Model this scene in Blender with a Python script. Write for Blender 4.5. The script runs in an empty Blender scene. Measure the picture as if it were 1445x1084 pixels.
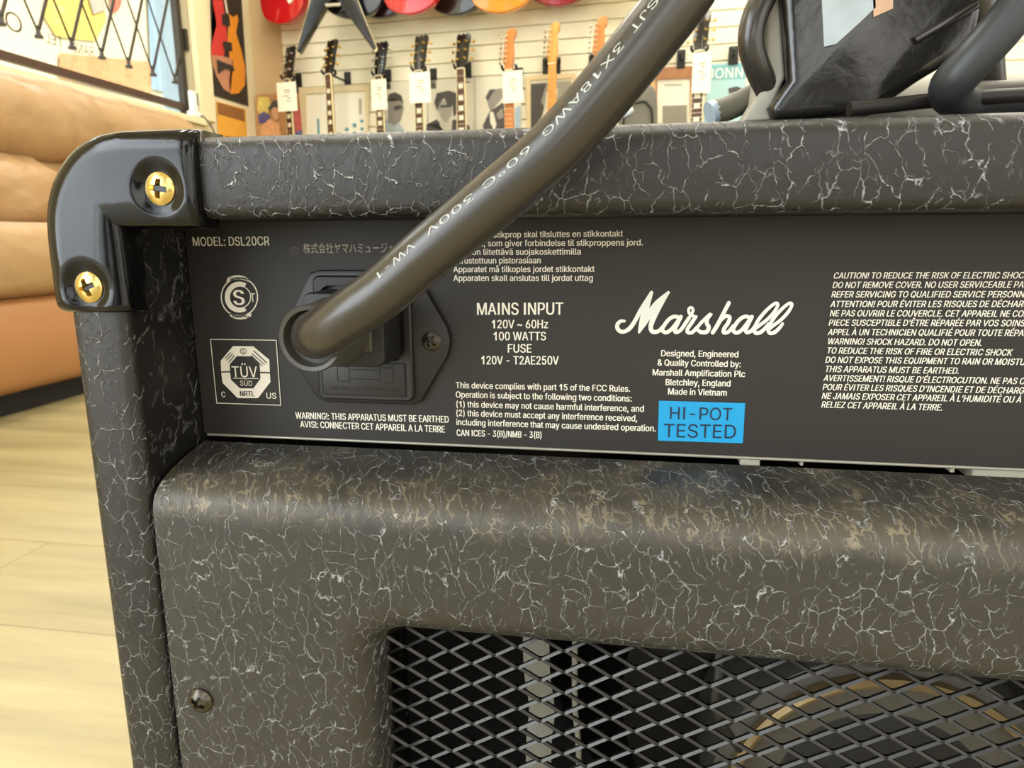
import bpy, bmesh, math, random
from mathutils import Vector, Matrix
import numpy as np

random.seed(7)
S = bpy.context.scene
COL = S.collection
PI = math.pi

# ------------------------------------------------------------------ camera
F, CX, CY = 1002.0, 722.5, 542.0
def _n(v):
    v = np.array(v, float)
    return v / np.linalg.norm(v)
_dn = _n((28, 4828, F))
_l = np.array((-6022.0, 0, F))
_l[1] = -(_l[0] * _dn[0] + _l[2] * _dn[2]) / _dn[1]
_X = -_n(_l); _Z = -_dn; _Y = np.cross(_Z, _X)
A = np.stack([_X, _Y, _Z])                      # world = A @ (right, down, forward)
CAM = np.array([0.1353, -0.2013, 0.397])

cam = bpy.data.cameras.new('camera')
camo = bpy.data.objects.new('camera', cam)
COL.objects.link(camo)
M4 = Matrix.Identity(4)
for i in range(3):
    M4[i][0] = A[i, 0]; M4[i][1] = -A[i, 1]; M4[i][2] = -A[i, 2]; M4[i][3] = CAM[i]
camo.matrix_world = M4
cam.sensor_fit = 'HORIZONTAL'
cam.sensor_width = 36.0
cam.lens = 36.0 * F / 1445.0
cam.clip_start = 0.01
cam.clip_end = 100
cam.dof.use_dof = True
cam.dof.focus_distance = 0.205
cam.dof.aperture_fstop = 38.0
S.camera = camo

# ------------------------------------------------------------------ world, light, exposure
S.view_settings.view_transform = 'Standard'
S.view_settings.look = 'None'
S.view_settings.gamma = 1.0
S.view_settings.use_curve_mapping = False
S.view_settings.exposure = 0.45

w = bpy.data.worlds.new('world')
S.world = w
w.use_nodes = True
_b = w.node_tree.nodes['Background']
def _world():
    # the rest of the shop and the street as soft surroundings: brighter above and towards the street side (-x), broken into large soft patches
    nt = w.node_tree; N = nt.nodes; L = nt.links
    def m(op, a, b=None):
        n = N.new('ShaderNodeMath'); n.operation = op
        for i, v in enumerate((a, b)):
            if v is None: continue
            if isinstance(v, (int, float)): n.inputs[i].default_value = v
            else: L.new(v, n.inputs[i])
        return n.outputs[0]
    def mr(v, a, b, c, d):
        n = N.new('ShaderNodeMapRange'); n.interpolation_type = 'SMOOTHSTEP'
        L.new(v, n.inputs[0])
        for i, q in enumerate((a, b, c, d)): n.inputs[i + 1].default_value = q
        return n.outputs[0]
    tc = N.new('ShaderNodeTexCoord'); sp = N.new('ShaderNodeSeparateXYZ'); L.new(tc.outputs['Generated'], sp.inputs[0])
    nz = N.new('ShaderNodeTexNoise'); nz.inputs['Scale'].default_value = 3.2; nz.inputs['Detail'].default_value = 3
    L.new(tc.outputs['Generated'], nz.inputs['Vector'])
    up = mr(sp.outputs['Z'], -0.5, 0.6, 0.45, 1.25)
    st = mr(sp.outputs['X'], -0.15, -0.75, 0.0, 5.0)
    pt = mr(nz.outputs['Fac'], 0.42, 0.60, 0.12, 2.3)
    L.new(m('ADD', m('MULTIPLY', up, pt), st), _b.inputs[1])
    mx = N.new('ShaderNodeMix'); mx.data_type = 'RGBA'
    mx.inputs[6].default_value = (1.0, 0.96, 0.88, 1); mx.inputs[7].default_value = (0.88, 0.95, 1.0, 1)
    L.new(mr(sp.outputs['X'], 0.3, -0.6, 0.0, 1.0), mx.inputs[0]); L.new(mx.outputs[2], _b.inputs[0])
_world()

sun = bpy.data.lights.new('sun', 'SUN')
sun.energy = 4.5
sun.angle = 0.01
sun.color = (1.0, 0.93, 0.8)
suno = bpy.data.objects.new('sun', sun)
suno.rotation_euler = (Vector((0.62, 0.15, 0.78))).to_track_quat('Z', 'Y').to_euler()
COL.objects.link(suno)
LAMP = 11.0            # ceiling lamp diffuser strength

# ------------------------------------------------------------------ rays (image point -> real surface)
def ray(px, py):
    return A @ np.array([(px - CX) / F, (py - CY) / F, 1.0])
def ony(px, py, y=0.0):
    r = ray(px, py); return Vector(CAM + r * ((y - CAM[1]) / r[1]))
def onx(px, py, x):
    r = ray(px, py); return Vector(CAM + r * ((x - CAM[0]) / r[0]))
BU = np.array([0.9962, -0.0872, 0]); BN = np.array([-0.0872, -0.9962, 0]); BO = np.array([-2.1, 3.95, 0])
def onb(px, py, off=0.0):                       # back wall plane, off metres in front of it
    r = ray(px, py); q = BO + BN * off
    return Vector(CAM + r * (((q - CAM) @ BN) / (r @ BN)))
def wb(u, z, off=0.0):
    return Vector(BO + BU * u + BN * off + np.array([0, 0, z]))
BROT = math.atan2(BU[1], BU[0])

# ------------------------------------------------------------------ materials
def lin(c):
    if isinstance(c, str):
        c = [int(c[i:i + 2], 16) / 255 for i in (0, 2, 4)]
        c = [x / 12.92 if x <= 0.04045 else ((x + 0.055) / 1.055) ** 2.4 for x in c]
    return (c[0], c[1], c[2], 1.0)
MATS = {}
def mat(name, color, rough=0.5, metal=0.0, var=0.12, scale=30.0, bump=0.0, bscale=200.0, spec=0.5, coat=0.0, emit=0.0):
    if name in MATS: return MATS[name]
    m = bpy.data.materials.new(name); m.use_nodes = True
    nt = m.node_tree; N = nt.nodes; L = nt.links
    b = N['Principled BSDF']
    c = lin(color)
    tc = N.new('ShaderNodeTexCoord')
    nz = N.new('ShaderNodeTexNoise'); nz.inputs['Scale'].default_value = scale; nz.inputs['Detail'].default_value = 4
    L.new(tc.outputs['Object'], nz.inputs['Vector'])
    mx = N.new('ShaderNodeMix'); mx.data_type = 'RGBA'
    mx.inputs[6].default_value = tuple(x * (1 - var) for x in c[:3]) + (1,)
    mx.inputs[7].default_value = tuple(min(1, x * (1 + var)) for x in c[:3]) + (1,)
    L.new(nz.outputs['Fac'], mx.inputs[0])
    L.new(mx.outputs[2], b.inputs['Base Color'])
    b.inputs['Roughness'].default_value = rough
    b.inputs['Metallic'].default_value = metal
    b.inputs['Specular IOR Level'].default_value = spec
    b.inputs['Coat Weight'].default_value = coat
    if emit:
        b.inputs['Emission Color'].default_value = c
        b.inputs['Emission Strength'].default_value = emit
    if bump:
        n2 = N.new('ShaderNodeTexNoise'); n2.inputs['Scale'].default_value = bscale; n2.inputs['Detail'].default_value = 6
        L.new(tc.outputs['Object'], n2.inputs['Vector'])
        bp = N.new('ShaderNodeBump'); bp.inputs['Strength'].default_value = bump; bp.inputs['Distance'].default_value = 0.5 / bscale
        L.new(n2.outputs['Fac'], bp.inputs['Height'])
        L.new(bp.outputs[0], b.inputs['Normal'])
    MATS[name] = m
    return m

def tolex(name, worn=False, grain=(1.0, 1.0, 0.55), amt=1.0, base='2f2c29', glint=0.68):
    """grained vinyl: pebbles parted by long raised creases; worn = dusty crackle along the top edge"""
    m = bpy.data.materials.new(name); m.use_nodes = True
    nt = m.node_tree; N = nt.nodes; L = nt.links; b = N['Principled BSDF']
    def math_(op, a, bb=None, c=None, clamp=False):
        n = N.new('ShaderNodeMath'); n.operation = op; n.use_clamp = clamp
        for i, v in enumerate((a, bb, c)):
            if v is None: continue
            if isinstance(v, (int, float)): n.inputs[i].default_value = v
            else: L.new(v, n.inputs[i])
        return n.outputs[0]
    def ramp(v, lo, hi, a=0.0, z=1.0):
        n = N.new('ShaderNodeMapRange'); n.interpolation_type = 'SMOOTHSTEP'
        L.new(v, n.inputs[0])
        for i, q in enumerate((lo, hi, a, z)): n.inputs[i + 1].default_value = q
        return n.outputs[0]
    def noise(vec, sc, det=3.0):
        n = N.new('ShaderNodeTexNoise'); n.inputs['Scale'].default_value = sc; n.inputs['Detail'].default_value = det
        L.new(vec, n.inputs['Vector']); return n
    tc = N.new('ShaderNodeTexCoord')
    def vm(op, a, b=None, sc=None):
        n = N.new('ShaderNodeVectorMath'); n.operation = op
        L.new(a, n.inputs[0])
        if b is not None:
            if isinstance(b, tuple): n.inputs[1].default_value = b
            else: L.new(b, n.inputs[1])
        if sc is not None: n.inputs['Scale'].default_value = sc
        return n.outputs[0]
    P_ = tc.outputs['Object']
    d1 = vm('SCALE', vm('SUBTRACT', noise(P_, 95, 2).outputs['Color'], (.5, .5, .5)), None, 0.0085)
    d2 = vm('SCALE', vm('SUBTRACT', noise(P_, 560, 2).outputs['Color'], (.5, .5, .5)), None, 0.0016)
    warp = vm('ADD', vm('ADD', P_, d1), d2)
    class _o: outputs = [warp]
    add = _o
    # the sheet is wrapped round the boards: its own flat (u, v) runs on over the edges
    sx0 = N.new('ShaderNodeSeparateXYZ'); L.new(warp, sx0.inputs[0])
    cb = N.new('ShaderNodeCombineXYZ')
    L.new(math_('ADD', sx0.outputs['X'], math_('MULTIPLY', sx0.outputs['Y'], 0.3)), cb.inputs[0])
    L.new(math_('SUBTRACT', sx0.outputs['Z'], sx0.outputs['Y']), cb.inputs[1])
    mp = N.new('ShaderNodeMapping'); mp.inputs['Scale'].default_value = (grain[0], grain[2], 1)
    mp.inputs['Rotation'].default_value = (0, 0, math.radians(-10))
    L.new(cb.outputs[0], mp.inputs[0])
    def vor(sc):
        v = N.new('ShaderNodeTexVoronoi'); v.voronoi_dimensions = '2D'; v.feature = 'DISTANCE_TO_EDGE'; v.inputs['Scale'].default_value = sc
        L.new(mp.outputs[0], v.inputs['Vector']); return v.outputs['Distance']
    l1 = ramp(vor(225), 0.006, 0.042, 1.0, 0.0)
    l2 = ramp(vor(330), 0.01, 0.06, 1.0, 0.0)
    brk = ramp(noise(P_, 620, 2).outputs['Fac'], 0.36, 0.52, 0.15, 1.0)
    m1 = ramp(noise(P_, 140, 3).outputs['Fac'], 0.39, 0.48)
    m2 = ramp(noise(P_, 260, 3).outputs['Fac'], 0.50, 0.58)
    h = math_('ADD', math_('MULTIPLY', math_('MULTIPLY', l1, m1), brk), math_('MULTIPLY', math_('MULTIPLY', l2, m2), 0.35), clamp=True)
    fine = noise(mp.outputs[0], 1300, 3).outputs['Fac']
    big = noise(mp.outputs[0], 300, 3).outputs['Fac']
    hh = math_('ADD', math_('ADD', h, math_('MULTIPLY', fine, 0.08)), math_('MULTIPLY', big, 0.35))
    bp = N.new('ShaderNodeBump'); bp.inputs['Strength'].default_value = 0.9 * amt; bp.inputs['Distance'].default_value = 0.0009
    L.new(hh, bp.inputs['Height'])
    L.new(bp.outputs[0], b.inputs['Normal'])
    c = lin(base)
    mx = N.new('ShaderNodeMix'); mx.data_type = 'RGBA'
    mx.inputs[6].default_value = tuple(x * 0.8 for x in c[:3]) + (1,)
    mx.inputs[7].default_value = tuple(x * 1.25 for x in c[:3]) + (1,)
    L.new(big, mx.inputs[0])
    # the creases are smoother, and their bright glints are painted into the colour
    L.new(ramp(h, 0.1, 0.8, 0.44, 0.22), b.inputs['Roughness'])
    glint_mix = N.new('ShaderNodeMix'); glint_mix.data_type = 'RGBA'; glint_mix.inputs[7].default_value = lin('bcbfc0')
    L.new(math_('MULTIPLY', h, glint), glint_mix.inputs[0]); L.new(mx.outputs[2], glint_mix.inputs[6])
    out = glint_mix.outputs[2]
    if worn:
        sx = N.new('ShaderNodeSeparateXYZ'); L.new(tc.outputs['Object'], sx.inputs[0])
        zn = math_('ADD', sx.outputs['Z'], math_('MULTIPLY', math_('SUBTRACT', noise(tc.outputs['Object'], 60, 4).outputs['Fac'], 0.5), 0.012))
        band = math_('MULTIPLY', ramp(zn, 0.3175, 0.3235), ramp(zn, 0.3335, 0.3300))
        v3 = N.new('ShaderNodeTexVoronoi'); v3.voronoi_dimensions = '2D'; v3.feature = 'DISTANCE_TO_EDGE'; v3.inputs['Scale'].default_value = 300
        L.new(cb.outputs[0], v3.inputs['Vector'])
        crk = math_('MULTIPLY', ramp(v3.outputs['Distance'], 0.01, 0.10, 1.0, 0.0), ramp(noise(tc.outputs['Object'], 170, 3).outputs['Fac'], .38, .58))
        dm = math_('MULTIPLY', band, math_('ADD', math_('MULTIPLY', crk, 0.55), 0.14), clamp=True)
        dm = math_('MULTIPLY', dm, ramp(noise(tc.outputs['Object'], 45, 3).outputs['Fac'], 0.30, 0.55, 0.35, 1.0))
        m3 = N.new('ShaderNodeMix'); m3.data_type = 'RGBA'
        L.new(dm, m3.inputs[0]); L.new(out, m3.inputs[6]); m3.inputs[7].default_value = lin('9a8f76')
        out = m3.outputs[2]
    L.new(out, b.inputs['Base Color'])
    b.inputs['Specular IOR Level'].default_value = 0.55
    MATS[name] = m
    return m

def wood(name, c1, c2, scale=(1, 14, 14), rough=0.4, plank=None):
    m = bpy.data.materials.new(name); m.use_nodes = True
    nt = m.node_tree; N = nt.nodes; L = nt.links; b = N['Principled BSDF']
    tc = N.new('ShaderNodeTexCoord'); mp = N.new('ShaderNodeMapping'); mp.inputs['Scale'].default_value = scale
    L.new(tc.outputs['Object'], mp.inputs[0])
    nz = N.new('ShaderNodeTexNoise'); nz.inputs['Scale'].default_value = 1.6; nz.inputs['Detail'].default_value = 8; nz.inputs['Roughness'].default_value = 0.6
    L.new(mp.outputs[0], nz.inputs['Vector'])
    mr = N.new('ShaderNodeMapRange'); mr.inputs[1].default_value = 0.3; mr.inputs[2].default_value = 0.7
    L.new(nz.outputs['Fac'], mr.inputs[0])
    mx = N.new('ShaderNodeMix'); mx.data_type = 'RGBA'; mx.inputs[6].default_value = lin(c1); mx.inputs[7].default_value = lin(c2)
    L.new(mr.outputs[0], mx.inputs[0])
    out = mx.outputs[2]
    if plank:
        br = N.new('ShaderNodeTexBrick'); br.inputs['Scale'].default_value = 1.0
        br.inputs['Brick Width'].default_value = plank[0]; br.inputs['Row Height'].default_value = plank[1]
        br.inputs['Mortar Size'].default_value = 0.0012
        br.inputs['Color1'].default_value = (1, 1, 1, 1); br.inputs['Color2'].default_value = (0.86, 0.85, 0.83, 1); br.inputs['Mortar'].default_value = (0.62, 0.58, 0.52, 1)
        L.new(tc.outputs['Object'], br.inputs['Vector'])
        m2 = N.new('ShaderNodeMix'); m2.data_type = 'RGBA'; m2.blend_type = 'MULTIPLY'; m2.inputs[0].default_value = 1
        L.new(out, m2.inputs[6]); L.new(br.outputs['Color'], m2.inputs[7]); out = m2.outputs[2]
    L.new(out, b.inputs['Base Color']); b.inputs['Roughness'].default_value = rough
    MATS[name] = m
    return m

def glass(name):
    m = bpy.data.materials.new(name); m.use_nodes = True
    nt = m.node_tree; N = nt.nodes; L = nt.links
    N.remove(N['Principled BSDF'])
    t = N.new('ShaderNodeBsdfTransparent'); g = N.new('ShaderNodeBsdfGlossy'); g.inputs['Roughness'].default_value = 0.02
    t.inputs[0].default_value = (0.95, 0.97, 0.96, 1)
    lw = N.new('ShaderNodeLayerWeight'); lw.inputs[0].default_value = 0.12; mx = N.new('ShaderNodeMixShader')
    L.new(lw.outputs['Facing'], mx.inputs[0]); L.new(t.outputs[0], mx.inputs[1]); L.new(g.outputs[0], mx.inputs[2])
    L.new(mx.outputs[0], N['Material Output'].inputs[0])
    return m

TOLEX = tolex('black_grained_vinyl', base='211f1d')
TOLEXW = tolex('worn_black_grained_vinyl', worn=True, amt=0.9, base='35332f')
TOLEXI = tolex('dark_grained_vinyl', grain=(1.0, 1.0, 0.12), amt=0.7, base='161412', glint=0.2)
PANEL = mat('powder_coated_panel', '24211e', 0.55, 0, 0.06, 60, 0.10, 2500)
INK = mat('cream_print_ink', 'efeadb', 0.6, 0, 0.05, 300)
DIMINK = mat('faded_print_ink', '6a6258', 0.6, 0, 0.05, 300)
DIMINK2 = mat('thin_print_ink', 'b0a796', 0.6, 0, 0.05, 300)
BLACKP = mat('black_moulded_plastic', '201e1c', 0.42, 0, 0.08, 80, 0.06, 1500)
BLACKD = mat('black_socket_plastic', '0e0d0c', 0.5, 0, 0.05, 80)
GLOSSB = mat('glossy_black_plastic', '0b0b0b', 0.10, 0, 0.05, 30, 0.02, 60, spec=0.4)
BRASS = mat('brass_screw_metal', 'e6c97c', 0.22, 1.0, 0.10, 200, 0.05, 900)
DSCREW = mat('dark_screw_metal', '5a564e', 0.30, 0.9, 0.10, 200)
CABLE = mat('black_rubber_cable', '39352e', 0.26, 0, 0.06, 90, 0.04, 700, spec=0.7)
CINK = mat('grey_cable_print', 'b9bdb6', 0.5, 0, 0.1, 300)
STEEL = mat('grey_steel', '8a8a84', 0.35, 0.9, 0.08, 90)
GMESH = mat('black_mesh_steel', '3b3a37', 0.30, 0.75, 0.10, 120)

# ------------------------------------------------------------------ mesh helpers
def link(name, me, m, parent=None, smooth=False):
    o = bpy.data.objects.new(name, me)
    COL.objects.link(o)
    if m is not None:
        if isinstance(m, (list, tuple)):
            for k in m: me.materials.append(k)
        else: me.materials.append(m)
    if parent is not None: o.parent = parent
    if smooth:
        me.polygons.foreach_set('use_smooth', [True] * len(me.polygons))
    return o
def pmesh(name, v, f, m, parent=None, smooth=False):
    me = bpy.data.meshes.new(name)
    me.from_pydata([tuple(x) for x in v], [], f)
    me.update()
    return link(name, me, m, parent, smooth)
def fixn(o):
    bm = bmesh.new(); bm.from_mesh(o.data)
    bmesh.ops.recalc_face_normals(bm, faces=bm.faces)
    bm.to_mesh(o.data); bm.free()
    return o
def tag(o, label, cat, group=None):
    o['label'] = label; o['category'] = cat
    if group: o['group'] = group
    return o
def thing(name, label, cat, loc=(0, 0, 0), rz=0.0, group=None):
    o = bpy.data.objects.new(name, None); COL.objects.link(o)
    o.empty_display_size = 0.05
    o.location = loc; o.rotation_euler = (0, 0, rz)
    return tag(o, label, cat, group)
def struct(o):
    o['kind'] = 'structure'; return o
class MB:
    """collects simple solids into one mesh"""
    def __init__(s): s.v = []; s.f = []; s.mi = []
    def add(s, v, f, mi=0):
        n = len(s.v); s.v += [Vector(x) for x in v]
        s.f += [tuple(i + n for i in q) for q in f]; s.mi += [mi] * len(f); return s
    def box(s, a, b, bev=0.0, mi=0, mtx=None):
        bm = bmesh.new(); bmesh.ops.create_cube(bm, size=1)
        sz = [abs(b[i] - a[i]) for i in range(3)]; c = [(a[i] + b[i]) / 2 for i in range(3)]
        for q in bm.verts: q.co = Vector((q.co.x * sz[0] + c[0], q.co.y * sz[1] + c[1], q.co.z * sz[2] + c[2]))
        if bev: bmesh.ops.bevel(bm, geom=list(bm.edges), offset=min(bev, min(sz) * 0.49), segments=3, profile=0.5, affect='EDGES')
        return s.bm(bm, mi, mtx)
    def bm(s, bm, mi=0, mtx=None):
        bm.verts.index_update()
        v = [(mtx @ q.co) if mtx else q.co.copy() for q in bm.verts]
        f = [tuple(x.index for x in q.verts) for q in bm.faces]
        bm.free(); return s.add(v, f, mi)
    def prism(s, pts, y0, y1, bev=0.0, mi=0, mtx=None, seg=2):
        """outline (x, z) extruded from y0 (front) to y1"""
        bm = bmesh.new()
        vs = [bm.verts.new((p[0], y0, p[1])) for p in pts]
        fc = bm.faces.new(vs)
        r = bmesh.ops.extrude_face_region(bm, geom=[fc])
        nv = [g for g in r['geom'] if isinstance(g, bmesh.types.BMVert)]
        for q in nv: q.co.y = y1
        bmesh.ops.recalc_face_normals(bm, faces=bm.faces)
        if bev:
            ed = [e for e in bm.edges if abs(e.verts[0].co.y - e.verts[1].co.y) < 1e-7]
            bmesh.ops.bevel(bm, geom=ed, offset=bev, segments=seg, profile=0.5, affect='EDGES')
        return s.bm(bm, mi, mtx)
    def lathe(s, prof, n=32, mtx=None, mi=0, cap=True):
        """profile (r, h) turned about z"""
        v = []; f = []
        for r, h in prof:
            for k in range(n):
                a = 2 * PI * k / n; v.append(Vector((r * math.cos(a), r * math.sin(a), h)))
        for i in range(len(prof) - 1):
            for k in range(n):
                f.append((i * n + k, i * n + (k + 1) % n, (i + 1) * n + (k + 1) % n, (i + 1) * n + k))
        if cap:
            f.append(tuple(range(n - 1, -1, -1))); f.append(tuple((len(prof) - 1) * n + k for k in range(n)))
        if mtx: v = [mtx @ q for q in v]
        return s.add(v, f, mi)
    def build(s, name, m, parent=None, smooth=False, fix=True):
        o = pmesh(name, s.v, s.f, m, parent, smooth)
        if isinstance(m, (list, tuple)):
            for p, k in zip(o.data.polygons, s.mi): p.material_index = k
        if fix: fixn(o)
        return o
def autosmooth(o, deg=35):
    o.data.polygons.foreach_set('use_smooth', [True] * len(o.data.polygons))
    try: o.data.set_sharp_from_angle(angle=math.radians(deg))
    except Exception: pass
    return o

def catmull(pts, n=12):
    P = [Vector(p) for p in pts]; P = [2 * P[0] - P[1]] + P + [2 * P[-1] - P[-2]]
    out = []
    for i in range(1, len(P) - 2):
        for k in range(n):
            t = k / n; a, b, c, d = P[i - 1], P[i], P[i + 1], P[i + 2]
            out.append(0.5 * ((2 * b) + (c - a) * t + (2 * a - 5 * b + 4 * c - d) * t * t + (3 * b - a - 3 * c + d) * t ** 3))
    out.append(P[-2].copy()); return out
def tube_data(path, r, n=16, flat=1.0, up=None):
    v = []; f = []
    rs = r if isinstance(r, (list, tuple)) else [r] * len(path)
    t = (path[1] - path[0]).normalized()
    nn = t.orthogonal().normalized() if up is None else (Vector(up) - t * t.dot(Vector(up))).normalized()
    for i, p in enumerate(path):
        t = (path[min(i + 1, len(path) - 1)] - path[max(i - 1, 0)]).normalized()
        nn = (nn - t * t.dot(nn)).normalized(); bb = t.cross(nn)
        for k in range(n):
            a = 2 * PI * k / n
            v.append(p + nn * (rs[i] * math.cos(a)) + bb * (rs[i] * flat * math.sin(a)))
    for i in range(len(path) - 1):
        for k in range(n):
            f.append((i * n + k, i * n + (k + 1) % n, (i + 1) * n + (k + 1) % n, (i + 1) * n + k))
    f.append(tuple(range(n - 1, -1, -1))); f.append(tuple((len(path) - 1) * n + k for k in range(n)))
    return v, f
def tube(name, pts, r, m, parent=None, n=16, sm=12, flat=1.0, up=None):
    v, f = tube_data(catmull(pts, sm) if sm else [Vector(p) for p in pts], r, n, flat, up)
    return autosmooth(fixn(pmesh(name, v, f, m, parent)), 60)

# ------------------------------------------------------------------ lettering
_tcache = {}
try:                                            # Blender's own bundled sans face; its built-in one otherwise
    SANS = bpy.data.fonts.load(bpy.utils.resource_path('LOCAL') + '/datafiles/fonts/Inter.woff2')
except Exception:
    SANS = None
def _font_mesh(body, fill, res, off, font):
    cu = bpy.data.curves.new('t', 'FONT'); cu.body = body; cu.fill_mode = fill; cu.offset = off; cu.resolution_u = res
    if font: cu.font = font
    ob = bpy.data.objects.new('t', cu); COL.objects.link(ob)
    dg = bpy.context.evaluated_depsgraph_get(); dg.update()
    me = bpy.data.meshes.new_from_object(ob.evaluated_get(dg))
    v = [(q.co.x, q.co.y) for q in me.vertices]; f = [tuple(p.vertices) for p in me.polygons]; e = [tuple(q.vertices) for q in me.edges]
    bpy.data.objects.remove(ob); bpy.data.curves.remove(cu); bpy.data.meshes.remove(me)
    return v, f, e
def _fill(v, e):
    """directed outlines (which may cross each other) -> trapezoids wherever the winding number is not zero"""
    E_ = [(v[a], v[b]) for a, b in e if abs(v[a][1] - v[b][1]) > 1e-7]
    ys = {round(p[1], 6) for p in v}
    for i in range(len(E_)):
        (x1, y1), (x2, y2) = E_[i]
        for k in range(i):
            (x3, y3), (x4, y4) = E_[k]
            if max(y1, y2) < min(y3, y4) or max(y3, y4) < min(y1, y2) or max(x1, x2) < min(x3, x4) or max(x3, x4) < min(x1, x2): continue
            d = (x2 - x1) * (y4 - y3) - (y2 - y1) * (x4 - x3)
            if abs(d) < 1e-12: continue
            t = ((x3 - x1) * (y4 - y3) - (y3 - y1) * (x4 - x3)) / d; u = ((x3 - x1) * (y2 - y1) - (y3 - y1) * (x2 - x1)) / d
            if 0 < t < 1 and 0 < u < 1: ys.add(round(y1 + t * (y2 - y1), 6))
    ys = sorted(ys); V = []; Fc = []
    def xat(g, y): return g[0][0] + (g[1][0] - g[0][0]) * (y - g[0][1]) / (g[1][1] - g[0][1])
    for a, b in zip(ys, ys[1:]):
        if b - a < 2e-6: continue
        m = (a + b) / 2
        act = sorted((xat(g, m), n) for n, g in enumerate(E_) if min(g[0][1], g[1][1]) < m < max(g[0][1], g[1][1]))
        wn = 0; st_ = None
        for x, n in act:
            old = wn; wn += 1 if E_[n][1][1] > E_[n][0][1] else -1
            if old == 0: st_ = n
            if wn == 0:
                L_, R_ = E_[st_], E_[n]; k = len(V)
                V += [(xat(L_, a), a), (xat(R_, a), a), (xat(R_, b), b), (xat(L_, b), b)]; Fc.append((k, k + 1, k + 2, k + 3))
    return V, Fc
_glyphs = {}
def glyph(ch):
    if ch in _glyphs: return _glyphs[ch]
    font = SANS if ord(ch) < 0x2000 else None
    if ch == 'I':                               # a plain bar, as on the panel
        _, _, ah = glyph('H'); hv = glyph('H')[0]; y1 = max(q[1] for q in hv)
        _glyphs[ch] = ([(.085, 0), (.165, 0), (.165, y1), (.085, y1)], [(0, 1, 2, 3)], .25); return _glyphs[ch]
    xm = lambda t: max(q[0] for q in _font_mesh(t, 'FRONT', 2, 0.0, font)[0])
    adv = xm('H' + ch + 'H') - xm('HH')
    if ch == ' ': _glyphs[ch] = ([], [], adv); return _glyphs[ch]
    if font is None: v, f, _ = _font_mesh(ch, 'FRONT', 3, 0.0, None)
    else:
        v, _, e = _font_mesh(ch, 'NONE', 2, 0.0, font); v, f = _fill(v, e)
    if ch == '1': v, f = _one(v)
    _glyphs[ch] = (v, f, adv); return _glyphs[ch]
def _one(v):                                    # figure one without a foot
    x0 = min(q[0] for q in v); x1 = max(q[0] for q in v); h = max(q[1] for q in v); m = (x0 + x1) / 2 + .03
    return [(m - .04, 0), (m + .045, 0), (m + .045, h), (m - .03, h), (m - .04, h - .02), (m - .17, h - .12), (m - .17, h - .20), (m - .04, h - .11)], [(0, 1, 2, 3, 4, 7), (4, 5, 6, 7)]
def text_geo(s, bold=0.0):
    if s in _tcache: return _tcache[s]
    V = []; Fc = []; x = 0.0
    for ch in s:
        v, f, adv = glyph(ch); n = len(V)
        V += [(q[0] + x, q[1]) for q in v]; Fc += [tuple(i + n for i in q) for q in f]; x += adv
    _tcache[s] = (V, Fc); return V, Fc
def text_w(s, bold):
    v, _ = text_geo(s, bold); xs = [q[0] for q in v]
    return min(xs), max(xs)
CAPH = [None]
def put_text(mb, s, a, b, cap, bold=0.012, shear=0.0, vis=None, plane=ony, off=-0.00012, mi=0, upv=None):
    """text s whose (visible part of the) baseline runs from image point a to b on a real plane"""
    if CAPH[0] is None:
        v, _ = text_geo('H', 0.0); CAPH[0] = max(q[1] for q in v)
    pa = plane(a[0], a[1], off); pb = plane(b[0], b[1], off)
    pt = plane((a[0] + b[0]) / 2, (a[1] + b[1]) / 2 - cap, off); pm = plane((a[0] + b[0]) / 2, (a[1] + b[1]) / 2, off)
    x0, x1 = text_w(vis or s, bold)
    d = (pb - pa); k = d.length / (x1 - x0); d.normalize()
    up = Vector(upv) if upv else Vector((0, 0, 1))
    h = (pt - pm).length / CAPH[0]
    v, f = text_geo(s, bold)
    nrm = (plane(a[0], a[1], off - 1e-5) - pa).normalized() if plane is ony else Vector((0, 0, 0))
    wide = [0.0] if (bold <= 0 or nrm.length < .5) else [-1.0, 0.0, 1.0]
    for n_, e_ in enumerate(wide):              # heavier weight: the outline struck three times, each a hair prouder
        sh = d * (e_ * bold * 1.15 * h) + Vector((0, -5e-6 * n_, 0))
        mb.add([pa + sh + d * ((q[0] - x0) * k + shear * q[1] * h) + up * (q[1] * h) for q in v], f, mi)

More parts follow.
